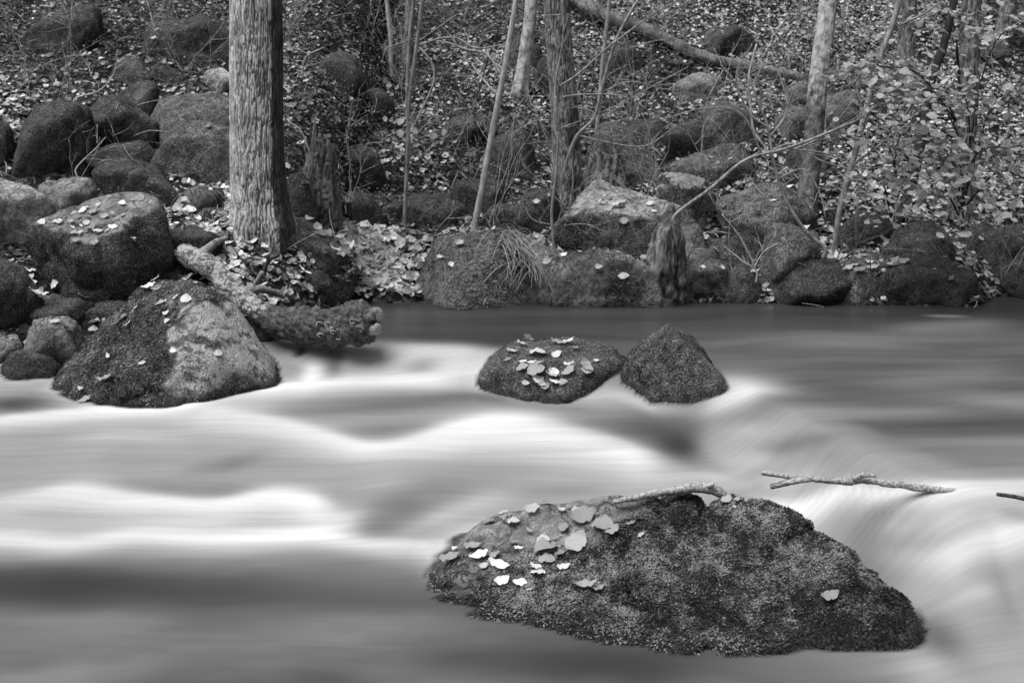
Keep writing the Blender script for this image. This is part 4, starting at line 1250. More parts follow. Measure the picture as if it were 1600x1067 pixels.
# ------------------------------------------------------------------ trees and stems
def worley_ridge(u, v, period_u):
    """distance-to-border style pattern on a wrapped sheet; u wraps at period_u cells"""
    iu, iv = np.floor(u).astype(int), np.floor(v).astype(int)
    f1 = np.full(u.shape, 9.0); f2 = np.full(u.shape, 9.0)
    for du in (-1, 0, 1):
        for dv in (-1, 0, 1):
            cu, cv = iu + du, iv + dv
            hu = _hash(np.mod(cu, period_u), cv, cu * 0 + 3); hv = _hash(np.mod(cu, period_u), cv, cu * 0 + 9)
            d = np.sqrt((cu + .15 + .7 * hu - u) ** 2 + (cv + hv - v) ** 2)
            m = d < f1
            f2 = np.where(m, f1, np.minimum(f2, d)); f1 = np.where(m, d, f1)
    return f2 - f1
def trunk_mesh(name, path, radii, sides, cells, vscale, depth, moss_fn=None, flare=0, seed=0, origin=None, lumpy=.06):
    P = np.asarray(path, float); n = len(P)
    R = np.asarray(radii, float)
    th = np.linspace(0, 2 * np.pi, sides, endpoint=False)
    TH, K = np.meshgrid(th, np.arange(n))
    s = np.concatenate([[0], np.cumsum(np.linalg.norm(np.diff(P, axis=0), axis=1))])
    Sg = s[K]
    wob = .12 * fbm(np.stack([np.cos(TH).ravel() * 3, np.sin(TH).ravel() * 3, Sg.ravel() * 4], -1) + seed, 3).reshape(TH.shape)
    Q = np.stack([np.cos(TH).ravel() * cells * .66, np.sin(TH).ravel() * cells * .66, Sg.ravel() / vscale * .62], -1)
    Q = Q + .28 * np.stack([vnoise(Q * np.array([.8, .8, 1.6]) + 5.5), vnoise(Q * np.array([.8, .8, 1.6]) + 50.5), 0 * Q[:, 0]], -1)
    ra = np.abs(fbm(Q + seed, 2, .4)); rb = np.abs(fbm(Q * np.array([1.9, 1.9, 1.5]) + seed + 40, 2, .4))
    rid = np.minimum(ra * 1.15, rb * 1.6 + .05).reshape(TH.shape)
    rg = sstep(.02, .27, rid)
    fl = 1 + flare * np.exp(-np.maximum(Sg - .2, 0) / .13) * (.55 + .45 * np.cos(TH * 5 + seed) ** 1)
    lump = 1 + lumpy * fbm(np.stack([np.cos(TH).ravel(), np.sin(TH).ravel(), Sg.ravel() * 1.5], -1) * 1.3 + seed, 3).reshape(TH.shape)
    RR = R[K] * fl * lump + depth * (rg - .6)
    V = np.stack([P[K][..., 0] + RR * np.cos(TH), P[K][..., 1] + RR * np.sin(TH), P[K][..., 2]], -1).reshape(-1, 3)
    Fq = grid_faces(sides, n, True)
    moss = np.zeros(len(V)) - .5
    if moss_fn is not None: moss = moss_fn(TH.ravel(), Sg.ravel(), V)
    org = np.array(origin if origin is not None else P[0])
    return mesh_np(name, V - org, Fq, dict(ridge=rg.ravel(), moss=moss))

def path_px(pts, D, lean=0.0, z_extra=None, n=40, below=.15):
    """pixel polyline from base to top at depth D (leaning away by lean m)"""
    W = []
    m = len(pts) - 1
    for i, p in enumerate(pts):
        W.append(at(p[0], p[1], D + lean * i / m))
    b = W[0].copy(); b.z -= below
    W = [b] + W
    if z_extra:
        d = (W[-1] - W[-2]).normalized()
        W.append(W[-1] + d * z_extra * .5); W.append(W[-1] + d * z_extra * .5 + Vector((.05, .05, 0)))
    return smooth_path(W, n)

def limbs(root, path, rad, mat, count, length, org, zmin):
    """a few real limbs above the frame"""
    for k in range(count):
        i = int(len(path) * random.uniform(.72, .97))
        p = Vector(path[min(i, len(path) - 1)].tolist())
        if p.z < zmin: continue
        a = random.uniform(0, 6.28)
        d = Vector((math.cos(a), math.sin(a), random.uniform(.3, .9))).normalized()
        L = length * random.uniform(.6, 1.2)
        pts = [p, p + d * L * .5 + Vector((0, 0, .1 * L)), p + d * L + Vector((random.gauss(0, .1), random.gauss(0, .1), .2 * L))]
        parts = [tube_vf(smooth_path(pts, 8), np.linspace(rad * .4, rad * .1, 8), 6)]
        for _ in range(4):
            q = pts[1].lerp(pts[2], random.random()); e = Vector((random.gauss(0, 1), random.gauss(0, 1), random.gauss(.3, .6))).normalized()
            parts.append(tube_vf(smooth_path([q, q + e * L * .2, q + e * L * .4 + Vector((0, 0, .04))], 5), np.linspace(rad * .12, rad * .03, 5), 4))
        V, F = join_vf(parts)
        link("limb", mesh_np("limb", V - np.array(org), F, dict(ridge=np.ones(len(V)), moss=np.full(len(V), -.5))), mat, root)

def tree(name, label, pts, w0, w1, mat, D=None, lean=.1, cells=20, vscale=.08, depth=.008, flare=.2, sides=96, n=220, moss_fn=None, extra=2.5, nlimb=5, cat='tree', below=.2):
    D = D if D is not None else base_depth(pts[0][0], pts[0][1], None)
    path = path_px(pts, D, lean, extra, n, below)
    org = at(pts[0][0], pts[0][1], D)
    root = empty(name, org)
    tt = np.linspace(0, 1, n)
    z0, z1 = org.z, at(*pts[-1], D).z
    f = np.clip((path[:, 2] - z0) / (z1 - z0), 0, None)
    r0, r1 = w0 / 2 / F_PX * D, w1 / 2 / F_PX * D
    rad = np.where(f < 1, r0 + (r1 - r0) * np.clip(f, 0, 1), r1 * np.clip(1 - .30 * (f - 1), .15, 1))
    me = trunk_mesh("trunk", path, rad, sides, cells, vscale, depth, moss_fn, flare, seed=pts[0][0] * .01, origin=org)
    link("trunk", me, mat, root)
    if nlimb: limbs(root, path, r1, mat, nlimb, 1.0, org, z1 + .2)
    tag(root, label, cat)
    return root

# tall trunk, left of centre
def t1_dark_side_foot_moss(th, s, V):
    side = np.cos(th - math.radians(-18))          # darker strip up the right-hand side, half turned to the camera
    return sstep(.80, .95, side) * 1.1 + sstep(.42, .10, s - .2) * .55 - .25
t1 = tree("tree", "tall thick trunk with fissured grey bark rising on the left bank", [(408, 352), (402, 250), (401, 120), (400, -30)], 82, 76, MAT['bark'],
          cells=26, vscale=.085, depth=.008, flare=.36, sides=280, n=420, moss_fn=t1_dark_side_foot_moss, lean=.05)
tree("tree", "dark mossy trunk in the centre of the far bank", [(888, 318), (884, 200), (876, 90), (868, -20)], 44, 38, MAT['bark_dark'], cells=16, vscale=.07, depth=.008, flare=.5, sides=120, n=260, lean=.1,
     moss_fn=lambda th, s, V: .22 + .3 * np.cos(th + .6) + .7 * fbm(V * 7, 3))
tree("tree", "pale blotched trunk beside the dark mossy one, top centre", [(812, 150), (820, 90), (828, 30), (831, -20)], 21, 18, MAT['birch'], cells=9, vscale=.2, depth=.001, flare=.5, sides=40, n=120, lean=.1,
     moss_fn=lambda th, s, V: sstep(.30, .1, s - .1) * .8 - .3)
tree("tree", "leaning trunk with pale upper bark on the right bank", [(1258, 335), (1270, 230), (1278, 130), (1290, 40), (1297, -20)], 30, 27, MAT['birch'], cells=9, vscale=.12, depth=.004, flare=.4, sides=60, n=180, lean=.2,
     moss_fn=lambda th, s, V: sstep(1.45, .7, s) * .85 - .1)
tree("tree", "grey trunk at the top behind the twin stems", [(637, 95), (640, 40), (642, -20)], 15, 14, MAT['bark_dark'], cells=9, vscale=.08, depth=.004, flare=.2, sides=40, n=90, lean=0,)
tree("tree", "dark trunk at the top right corner", [(1560, 85), (1570, 40), (1580, -20)], 26, 22, MAT['bark_dark'], cells=9, vscale=.1, depth=.005, flare=.2, sides=40, n=90, lean=0)
tree("tree", "dim grey trunk at the top right, next to the corner one", [(1528, 80), (1532, 40), (1538, -20)], 15, 13, MAT['bark_dark'], cells=9, vscale=.1, depth=.005, flare=.2, sides=40, n=90, lean=0)
tree("tree", "very dark trunk behind the leaves of the right bush", [(1500, 345), (1506, 250), (1512, 150), (1516, 60), (1520, -20)], 36, 28, MAT['bark_dark'], cells=12, vscale=.1, depth=.008, flare=.4, sides=60, n=160, lean=.1,
     moss_fn=lambda th, s, V: .45 + 0 * th)
tree("tree", "dark stem at the top right between two slender saplings", [(1412, 95), (1418, 40), (1422, -20)], 26, 22, MAT['bark_dark'], cells=9, vscale=.1, depth=.005, flare=.3, sides=40, n=90, lean=0,
     moss_fn=lambda th, s, V: .45 + 0 * th)

# stumps
def stump(label, pts, widths, D=None, below=.12, mat=MAT['stump'], jag=.05, moss=.2):
    D = D if D is not None else base_depth(pts[0][0], pts[0][1], None)
    path = path_px(pts, D, .02, None, 110, below)
    org = at(pts[0][0], pts[0][1], D)
    zz = [at(p[0], p[1], D).z for p in pts]
    rad = np.interp(path[:, 2], zz, [w / 2 / F_PX * D for w in widths])
    me = trunk_mesh("trunk", path, rad, 60, 12, .10, .009, lambda th, s, V: moss + .5 * fbm(V * 6, 3), .25, seed=pts[0][0], origin=org, lumpy=.35)
    # jagged broken top
    V = np.empty(len(me.vertices) * 3, np.float32); me.vertices.foreach_get('co', V); V = V.reshape(-1, 3)
    ztop = V[:, 2].max()
    th = np.arctan2(V[:, 1], V[:, 0])
    cut = ztop - jag * (1.2 + np.sin(th * 1.0 + 1.2) + 1.1 * np.abs(np.mod(th * 1.6 + .3, 1.0) - .5) * 2)
    V[:, 2] = np.where(V[:, 2] > cut, cut + (V[:, 2] - cut) * .05, V[:, 2])
    me.vertices.foreach_set('co', V.ravel()); me.update()
    root = empty("tree_stump", org)
    t = link("trunk", me, mat, root)
    # broken wood closing the top
    sides = 60
    ring = V[-sides:]
    cvt = np.vstack([ring, ring.mean(0) - np.array([0, 0, .05])])
    i = np.arange(sides)
    link("broken_top", mesh_np("broken_top", cvt, np.stack([i, (i + 1) % sides, np.full(sides, sides)], -1), dict(ridge=np.full(sides + 1, .5), moss=np.full(sides + 1, .3)), False), mat, root)
    tag(root, label, 'stump')
stump("broken dark stump just right of the tall trunk", [(500, 322), (500, 270), (504, 225), (506, 182)], [56, 42, 34, 28], jag=.07)
stump("bark-clad mossy stump beside the dark central trunk", [(938, 305), (944, 268), (950, 232)], [70, 54, 46], jag=.02, moss=.35, mat=MAT['bark_dark'])
ps = rock("tree_stump", "pointed dark rotten stump standing at the water before the pale-topped boulder",
          [(1002, 448), (1010, 405), (1026, 358), (1042, 324), (1052, 321), (1060, 350), (1068, 385), (1075, 442), (1050, 456)], db=6.38, th=.8, nofront=True,
          front=[(1040, 372, -.02), (1052, 345, .02), (1030, 430, -.04), (1060, 420, .0)], sub=5, smooth=0, rough=.05, fine=.03, facet=.0)
ps['category'] = 'stump'
ROCKS.pop()
n_ = len(ps.data.vertices)
co_ = np.empty(n_ * 3, np.float32); ps.data.vertices.foreach_get('co', co_); co_ = co_.reshape(-1, 3)
at_ = ps.data.attributes.new('ridge', 'FLOAT', 'POINT')
gr_ = np.abs(fbm(co_ * np.array([34, 34, 5.0]) + 3, 3))
at_.data.foreach_set('value', sstep(.02, .22, gr_).astype(np.float32))
nrm_ = co_ * np.array([1, 1, 0]); nrm_ /= np.linalg.norm(nrm_, axis=1)[:, None] + 1e-6
co_ = co_ + nrm_ * (.012 * (sstep(.02, .22, gr_) - .6))[:, None].astype(np.float32)
ps.data.vertices.foreach_set('co', co_.astype(np.float32).ravel())
ps.data.attributes['moss'].data.foreach_set('value', (.35 + .6 * fbm(co_ * 7, 3)).astype(np.float32))
ps.data.materials.clear(); ps.data.materials.append(MAT['stump'])

# fallen log over the water on the left
lg = [at(285, 398, 5.85), at(325, 415, 5.72), at(358, 448, 5.6), at(390, 478, 5.5), at(432, 500, 5.42), at(490, 510, 5.36), at(545, 508, 5.32), at(586, 500, 5.3)]
lp = smooth_path(lg, 220)
w_ = np.interp(np.linspace(0, 1, 220), [0, .12, .3, .45, .6, .75, .88, .96, 1], [34, 32, 38, 34, 44, 54, 64, 58, 34])
def log_mesh(path, rad, sides=90, seed=1.0):
    P = np.asarray(path); n = len(P)
    V, F = tube_vf(P, rad, sides)
    ring = np.repeat(np.arange(n), sides)
    th = np.tile(np.linspace(0, 2 * np.pi, sides, endpoint=False), n)
    s = ring / n * 1.4
    C = P[ring]
    d = V[:n * sides] - C
    rid = np.abs(fbm(V[:n * sides] * np.array([26, 40, 40]) + seed, 3))
    rg = sstep(.02, .22, rid)
    lump = 1 + .38 * fbm(V[:n * sides] * 8 + seed, 4) + .14 * fbm(V[:n * sides] * 30 + seed, 3) + .08 * (rg - .5)
    V[:n * sides] = C + d * lump[:, None]
    q_ = fbm(V[:n * sides] * 10, 4)
    moss = -.05 + .6 * q_ + sstep(.62, .80, s + .3 * q_) * .95
    moss = np.append(moss, [.5, .6]); rg = np.append(rg, [.5, .5])
    return V, F, rg, moss
V_, F_, rg_, ms_ = log_mesh(lp, w_ / 2 / F_PX * 5.6)
org = np.array(lg[4][:])
lroot = empty("fallen_log", org.tolist())
link("trunk", mesh_np("trunk", V_ - org, F_, dict(ridge=rg_, moss=ms_)), MAT['bark_log'], lroot)
# stub of a snapped side branch
sb = [at(400, 480, 5.72), at(398, 450, 5.7), at(410, 425, 5.68)]
V_, F_ = tube_vf(smooth_path(sb, 10), np.linspace(.02, .012, 10), 9, .3)
link("branch_stub", mesh_np("branch_stub", V_ - org, F_, dict(ridge=np.ones(len(V_)), moss=np.full(len(V_), .5))), MAT['bark_log'], lroot)
# knotted, splintered end and roots at the upper end
for (q0, q1, q2, r0, r1) in [((560, 500, 5.28), (588, 488, 5.25), (596, 500, 5.24), .040, .016), ((565, 512, 5.27), (585, 515, 5.24), (592, 508, 5.23), .038, .020), ((540, 494, 5.3), (562, 484, 5.27), (574, 486, 5.26), .030, .012)]:
    V_, F_ = tube_vf(smooth_path([at(*q0), at(*q1), at(*q2)], 14), np.linspace(r0, r1, 14), 14, .5, q0[0])
    link("knot", mesh_np("knot", V_ - org, F_, dict(ridge=np.ones(len(V_)) * .7, moss=.55 + .5 * fbm(V_ * 14, 3))), MAT['bark_log'], lroot)
for (q0, q1, q2) in [((300, 402, 5.82), (262, 398, 5.9), (236, 412, 5.9)), ((310, 404, 5.78), (330, 384, 5.9), (352, 372, 6.05)), ((372, 462, 5.55), (405, 452, 5.6), (440, 462, 5.7))]:
    V_, F_ = tube_vf(smooth_path([at(*q0), at(*q1), at(*q2)], 16), np.linspace(.034, .012, 16), 10, .4, q0[0])
    link("root", mesh_np("root", V_ - org, F_, dict(ridge=np.ones(len(V_)) * .8, moss=.3 + .5 * fbm(V_ * 9, 3))), MAT['bark_log'], lroot)
# pale lichen rosettes on the wet end
for k in range(14):
    px, py = random.uniform(455, 560), random.uniform(498, 532)
    d = ray(px, py).normalized()
    i = int(np.argmin([(lp[j][0] - at(px, py, lp[j][1]).x) ** 2 for j in range(220)]))
    c = Vector(lp[i].tolist()); r = w_[i] / 2 / F_PX * 5.5
    zc_ = at(px, py, c.y - r * .9).z - c.z
    if abs(zc_) > r * .8: continue
    yy = -math.sqrt(max(r * r * 1.12 - zc_ * zc_, 0))
    nrm = Vector((0, yy, zc_)).normalized()
    p = c + Vector((0, yy, zc_)) + nrm * .006
    a = np.linspace(0, 2 * np.pi, 10, endpoint=False)
    t1v = Vector((1, 0, 0)); t2v = nrm.cross(t1v)
    rr = random.uniform(.006, .014)
    ringp = [p + t1v * (rr * random.uniform(.7, 1.3) * math.cos(q)) + t2v * (rr * random.uniform(.5, 1.0) * math.sin(q)) for q in a[:random.randint(5, 10)]]
    V_, F_ = tube_vf(ringp, np.full(len(ringp), .0022), 4)
    link("lichen_ring", mesh_np("lichen_ring", V_ - org, F_), MAT['stem_pale'], lroot)
tag(lroot, "fallen log with lichen-marked blunt dark end jutting over the pool", "log")

# fallen trunk lying across the upper slope
ft = [(880, -12), (930, 18), (975, 34), (1030, 56), (1075, 82), (1120, 96), (1180, 106), (1262, 124)]
gd = []
for p in ft:
    g = ground_hit(p[0], max(p[1] + 9, 2))
    gd.append(g.y if g is not None else 10.5)
gd = np.polyval(np.polyfit(np.arange(len(gd)), gd, 2), np.arange(len(gd)))
fw = [at(p[0], p[1], float(d_) - .10) for p, d_ in zip(ft, gd)]
V_, F_, rg_, ms_ = log_mesh(smooth_path(fw, 120), np.linspace(.062, .038, 120), 28, 5.0)
org = np.array(fw[4][:]); fr = empty("fallen_tree", org.tolist())
link("trunk", mesh_np("trunk", V_ - org, F_, dict(ridge=rg_ * .5 + .5, moss=ms_ * 0 + .38 + .5 * fbm(V_ * 5, 3))), MAT['stump'], fr)
tag(fr, "thin fallen trunk lying down across the upper right slope", "log")

# slender stems and bare shrubs
def sapling(name, label, stems, mat, D=None, lean=0.0, branches=None, auto=0, blen=.5, leaves_n=0, cat='sapling', lwid=.06, extra=1.2, group=None, leafmesh=None, leafbox=None):
    """stems: list of (pixel points base->top, width0, width1)"""
    p0 = stems[0][0][0]
    D = D if D is not None else base_depth(p0[0], p0[1], None)
    org = at(p0[0], p0[1], D)
    root = empty(name, org)
    O = np.array(org[:])
    for (pts, w0, w1) in stems:
        top = pts[-1][1] < 5
        path = path_px(pts, D, lean, extra if top else None, 40, .06 if pts[0] == p0 else .0)
        rad = np.linspace(w0, w1, 40) / 2 / F_PX * D
        if top: rad = rad * np.interp(np.arange(40), [0, 30, 39], [1, 1, .35])
        V, F = tube_vf(path, rad, 10, .10, p0[0])
        st = link("stem", mesh_np("stem", V - O, F), mat, root)
        for _ in range(auto):
            i = random.randint(12, 37)
            q = Vector(path[i].tolist())
            s = random.choice((-1, 1))
            out = []
            twig_tree(q, Vector((s * random.uniform(.5, 1), random.uniform(-.6, .4), random.uniform(.1, .9))).normalized(), blen * random.uniform(.5, 1.1), rad[i] * .4 + .0012, 2, out)
            V, F = join_vf(out)
            link("branch", mesh_np("branch", V - O, F), mat, root)
    for br in (branches or []):
        pts, w0, w1 = br[0], br[1], br[2]
        dv = br[3] if len(br) > 3 else 0
        W = [at(p[0], p[1], D + dv * i / max(1, len(pts) - 1)) for i, p in enumerate(pts)]
        path = smooth_path(W, 18)
        out = [tube_vf(path, np.linspace(w0, w1, 18) / 2 / F_PX * D, 7, .12)]
        for _ in range(br[4] if len(br) > 4 else 3):
            i = random.randint(5, 16)
            dr = Vector((path[min(i + 1, 17)] - path[i - 1]).tolist()).normalized()
            twig_tree(Vector(path[i].tolist()), (dr + Vector((random.gauss(0, .5), random.gauss(0, .5), random.gauss(.2, .5)))).normalized(), blen * .35 * random.uniform(.4, 1.1), w1 / 2 / F_PX * D * .7, 0, out)
        V, F = join_vf(out)
        link("branch", mesh_np("branch", V - O, F), mat, root)
    if leaves_n and leafbox:
        for _ in range(leaves_n):
            x0, y0, x1, y1 = leafbox
            q = at(random.uniform(x0, x1), random.uniform(y0, y1), D + random.uniform(-.15, .1))
            o = bpy.data.objects.new("leaf", random.choice(GREENM)); COL.objects.link(o)
            o.parent = root
            M = leaf_matrix(q - org, (random.gauss(0, .4), -.7, .6), random.uniform(.7, 1.2) * lwid, random.uniform(-1.9, -1.2), .3)
            o.matrix_local = M
    tag(root, label, cat, group)
    return root

sapling("sapling", "pale bare sapling curving up from the shaggy triangular boulder", [([(740, 362), (752, 300), (765, 230), (778, 160), (788, 110), (800, 40), (809, -15)], 11, 8)], MAT['stem_pale'],
        branches=[([(785, 120), (760, 85), (730, 78), (690, 65), (655, 68)], 4, 2, .1, 3), ([(778, 160), (790, 135), (812, 130)], 3, 1.5)], auto=1)
sapling("sapling", "thin grey twin-stemmed sapling with a few leaves behind the pool", [([(632, 358), (634, 300), (638, 220), (640, 150), (650, 80), (662, -12)], 6, 7), ([(640, 240), (636, 160), (640, 60), (648, -12)], 6, 5)], MAT['stem_mid'],
        branches=[([(654, 72), (690, 60), (718, 62), (745, 76), (790, 70)], 4, 2.5, -.2, 4), ([(656, 75), (675, 100), (677, 132), (655, 180), (640, 210)], 4.5, 2.5, -.1, 2), ([(652, 60), (620, 70), (600, 78)], 3, 2, 0, 2), ([(650, 68), (690, 40), (730, 12)], 2.5, 1.5, 0, 3)],
        leaves_n=16, leafbox=(600, 120, 695, 230), lwid=.06)
sapling("sapling", "short dead pale pole hanging at the top left of the twin stems", [([(612, 118), (610, 60), (603, -12)], 5, 8)], MAT['stem_pale'])
sapling("sapling", "straight pale pole in front of the dark central trunk", [([(931, 222), (938, 140), (946, 60), (954, -12)], 6, 7)], MAT['stem_pale'], auto=2)
sapling("bare_shrub", "dark wiry bare shrub spreading twigs across the central trunk", [([(880, 270), (900, 215), (928, 185), (940, 140), (960, 70), (985, 20), (1005, -12)], 6, 4)], MAT['stem_mid'], D=7.0,
        branches=[([(940, 145), (985, 128), (1040, 140), (1060, 130)], 2.6, 1.6, -.1, 4), ([(930, 180), (975, 160), (1020, 135), (1075, 105)], 2.6, 1.5, .1, 4), ([(905, 212), (960, 225), (1010, 228), (1045, 205)], 3, 1.6, -.1, 3),
                  ([(890, 245), (870, 195), (868, 130), (880, 60), (878, -10)], 4, 3, .05, 4), ([(875, 135), (905, 115), (950, 75), (1010, 30), (1060, 0)], 4, 2, -.1, 5), ([(880, 152), (910, 148), (970, 150), (1010, 170)], 3, 1.6, -.1, 4),
                  ([(958, 80), (930, 40), (915, 0)], 2.5, 1.5, 0, 3)], cat='shrub', blen=.6)
sapling("bare_shrub", "twin thin stems rising left of the bark-clad stump", [([(866, 392), (862, 330), (868, 280), (872, 210), (868, 150)], 6, 3), ([(884, 350), (895, 290), (893, 250)], 4, 2)], MAT['stem_mid'], auto=3, blen=.4, cat='shrub')
sapling("sapling", "slender grey sapling leaning right between the boulders at the right", [([(1304, 398), (1312, 330), (1330, 262), (1350, 185), (1372, 100), (1392, 45), (1410, -12)], 10, 8)], MAT['stem_mid'], auto=2)
sapling("sapling", "dark slender sapling behind the leafy bush at the right", [([(1402, 345), (1425, 290), (1440, 220), (1455, 130), (1475, 70), (1494, -12)], 15, 10)], MAT['stem_dark'], auto=2)
sapling("bare_shrub", "curved dark shoot bent over the tall rounded boulder at the right", [([(1288, 388), (1262, 365), (1240, 335), (1222, 300), (1208, 250), (1200, 200), (1185, 160), (1170, 120)], 8, 3)], MAT['stem_mid'], D=6.55,
        branches=[([(1215, 280), (1255, 265), (1280, 300), (1290, 340)], 3, 1.6, -.1, 3), ([(1205, 235), (1240, 225), (1280, 250), (1340, 268)], 3.4, 1.8, -.1, 4), ([(1200, 200), (1170, 175), (1150, 120), (1175, 70)], 3.2, 1.6, 0, 4),
                  ([(1203, 215), (1230, 170), (1215, 110), (1195, 65)], 3.4, 1.6, .1, 4), ([(1206, 240), (1250, 230), (1300, 205), (1345, 180)], 3, 1.6, -.15, 5)], cat='shrub', blen=.6)
sapling("bare_shrub", "long bare branch reaching from the stump up towards the right bush", [([(1056, 335), (1110, 295), (1165, 250), (1230, 232), (1300, 205), (1350, 182), (1385, 150), (1430, 118)], 6, 3)], MAT['stem_mid'], D=6.3,
        branches=[([(1165, 250), (1190, 238), (1200, 260)], 2.6, 1.5, 0, 2), ([(1230, 232), (1290, 240), (1345, 262), (1360, 262)], 3, 1.6, 0, 3), ([(1300, 205), (1330, 218), (1362, 210)], 2.5, 1.4, 0, 3), ([(1190, 240), (1160, 180), (1110, 168), (1040, 185)], 2.6, 1.4, 0, 3)], cat='shrub', blen=.5)
sapling("bare_shrub", "pale crooked bare twig standing among the boulders by the right water", [([(1182, 425), (1168, 392), (1150, 362), (1128, 335)], 3.4, 2), ([(1178, 420), (1192, 395), (1215, 380)], 3, 1.5)], MAT['stem_pale'], D=6.4, auto=1, blen=.25, cat='shrub')
sapling("bare_shrub", "tall pale crooked shoot left of the leaning trunk at the right", [([(1196, 232), (1178, 205), (1172, 160), (1170, 120), (1182, 70)], 4.5, 3)], MAT['stem_pale'], D=7.4, auto=3, blen=.4, cat='shrub')
sapling("bare_shrub", "thin crooked shoots beside the rounded dark boulder upslope", [([(1094, 275), (1098, 215), (1105, 160), (1130, 110)], 3.5, 2.5)], MAT['stem_mid'], auto=3, blen=.4, cat='shrub')
sapling("bare_shrub", "bent pale twig against the left mossy boulders", [([(120, 262), (150, 232), (165, 215)], 3, 1.6), ([(152, 222), (152, 195)], 2, 1.4)], MAT['stem_pale'], D=6.5, cat='shrub')
sapling("bare_shrub", "curved bare twig on the tilted boulder at the upper left", [([(118, 154), (155, 142), (178, 115), (184, 78)], 3, 1.6)], MAT['stem_pale'], D=7.0, auto=1, blen=.25, cat='shrub')
sapling("bare_shrub", "dead twigs sprouting right of the tall trunk", [([(485, 242), (470, 205), (450, 190)], 4, 2), ([(472, 120), (478, 90), (505, 75)], 3, 2)], MAT['stem_pale'], D=7.1, auto=2, blen=.3, cat='shrub')
sapling("bare_shrub", "small dead sapling snag beside the fallen log", [([(418, 470), (412, 440), (418, 410), (436, 398)], 10, 5), ([(440, 470), (452, 440), (440, 415)], 4, 2)], MAT['stem_dark'], D=5.9, auto=2, blen=.2, cat='shrub')
sapling("bare_shrub", "fine bare twigs standing before the thicket top centre", [([(760, 240), (742, 190), (752, 130), (770, 70), (790, 20)], 3, 2)], MAT['stem_dark'], auto=5, blen=.5, cat='shrub')

# leafy bush at the right: sprays of broad leaves
def leafy_bush(name, label, base, D, sprays, nleaf, lsize, matlist):
    org = at(base[0], base[1], D)
    root = empty(name, org)
    O = np.array(org[:])
    rest = []
    cnt = 0
    per = max(1, nleaf // len(sprays))
    for (pts, spread) in sprays:
        W = [at(p[0], p[1], D + p[2]) for p in pts]
        path = smooth_path(W, 24)
        out = [tube_vf(path, np.linspace(.006, .002, 24), 6)]
        tips = []
        for _ in range(7):
            i = random.randint(6, 23)
            dr = Vector((path[min(i + 1, 23)] - path[i - 1]).tolist()).normalized()
            tw = twig_tree(Vector(path[i].tolist()), (dr + Vector((random.gauss(0, .8), random.gauss(0, .8), random.gauss(-.05, .25)))).normalized(), spread * random.uniform(.6, 1.3), .0018, 0, out)
            tips += tw[1:]
        V, F = join_vf(out)
        br = link("branch", mesh_np("branch", V - O, F), MAT['stem_dark'], root)
        tips += [Vector(q.tolist()) for q in path[10:]]
        for k in range(per * 4):
            q = random.choice(tips) + Vector((random.gauss(0, .09), random.gauss(0, .09), random.gauss(0, .04)))
            sz = lsize * random.uniform(.65, 1.25)
            nn = Vector((random.gauss(0, .28), random.gauss(-.35, .25), .85))
            if k < per:
                o = bpy.data.objects.new("leaf", matlist[random.choice((0, 2, 2, 3, 0, 4))]); COL.objects.link(o)
                o.parent = br
                o.matrix_local = leaf_matrix(q - org, nn, sz * 1.1, random.uniform(-2.6, -.4), .2)
            else:
                rest.append((q - org, nn.normalized(), sz, random.uniform(.15, .6)))
    V, F, T = litter_arrays(rest, 0, 0, None, [leaf_vf('ovate', .3, .2, 5), leaf_vf('long', -.4, .25, 5), leaf_vf('ovate', -.4, -.2, 5)], .3, 0)
    f = link("foliage", mesh_np("foliage", V, F, dict(tone=T), smooth=False), MAT['litter'], root)
    f['kind'] = 'stuff'
    tag(root, label, 'bush')
    return root
leafy_bush("leafy_bush", "broad-leaved bush with layered leaf sprays at the right edge", (1510, 350), 6.6,
           [([(1505, 330, 0), (1500, 220, .0), (1440, 130, -.1), (1350, 95, -.2)], .20),
            ([(1510, 300, 0), (1515, 200, 0), (1500, 140, -.2), (1440, 118, -.4)], .22),
            ([(1510, 300, 0), (1540, 190, -.1), (1560, 160, -.2), (1600, 165, -.3)], .22),
            ([(1505, 330, 0), (1520, 250, -.2), (1560, 230, -.3), (1610, 250, -.4)], .22),
            ([(1505, 340, 0), (1500, 280, -.2), (1540, 290, -.4), (1600, 320, -.5)], .22),
            ([(1500, 340, 0), (1470, 290, -.1), (1430, 300, -.3), (1400, 330, -.4)], .2),
            ([(1500, 330, 0), (1480, 240, -.2), (1440, 220, -.3), (1400, 235, -.3)], .2),
            ([(1505, 330, 0), (1500, 260, -.2), (1480, 270, -.4), (1465, 310, -.5)], .2),
            ([(1505, 300, 0), (1530, 140, 0), (1560, 60, -.1), (1600, 40, -.2)], .22),
            ([(1510, 320, 0), (1560, 270, -.2), (1620, 290, -.3), (1660, 320, -.4)], .22),
            ([(1500, 200, 0), (1440, 120, -.2), (1390, 105, -.3), (1335, 112, -.35)], .20),
            ([(1500, 200, 0), (1470, 150, -.3), (1420, 140, -.4), (1370, 150, -.45)], .20)], 280, .058, GREENM)
leafy_bush("leafy_bush", "smaller leafy sapling in front of the dark slender stem, right of centre", (1392, 352), 7.0,
           [([(1392, 340, 0), (1400, 270, 0), (1380, 215, -.1), (1340, 205, -.2)], .18),
            ([(1392, 340, 0), (1380, 290, -.1), (1350, 280, -.2), (1330, 300, -.3)], .18),
            ([(1392, 340, 0), (1410, 290, 0), (1430, 250, -.1), (1450, 240, -.2)], .18),
            ([(1392, 340, 0), (1400, 240, 0), (1410, 190, -.1), (1390, 160, -.1)], .18)], 80, .05, GREENM)
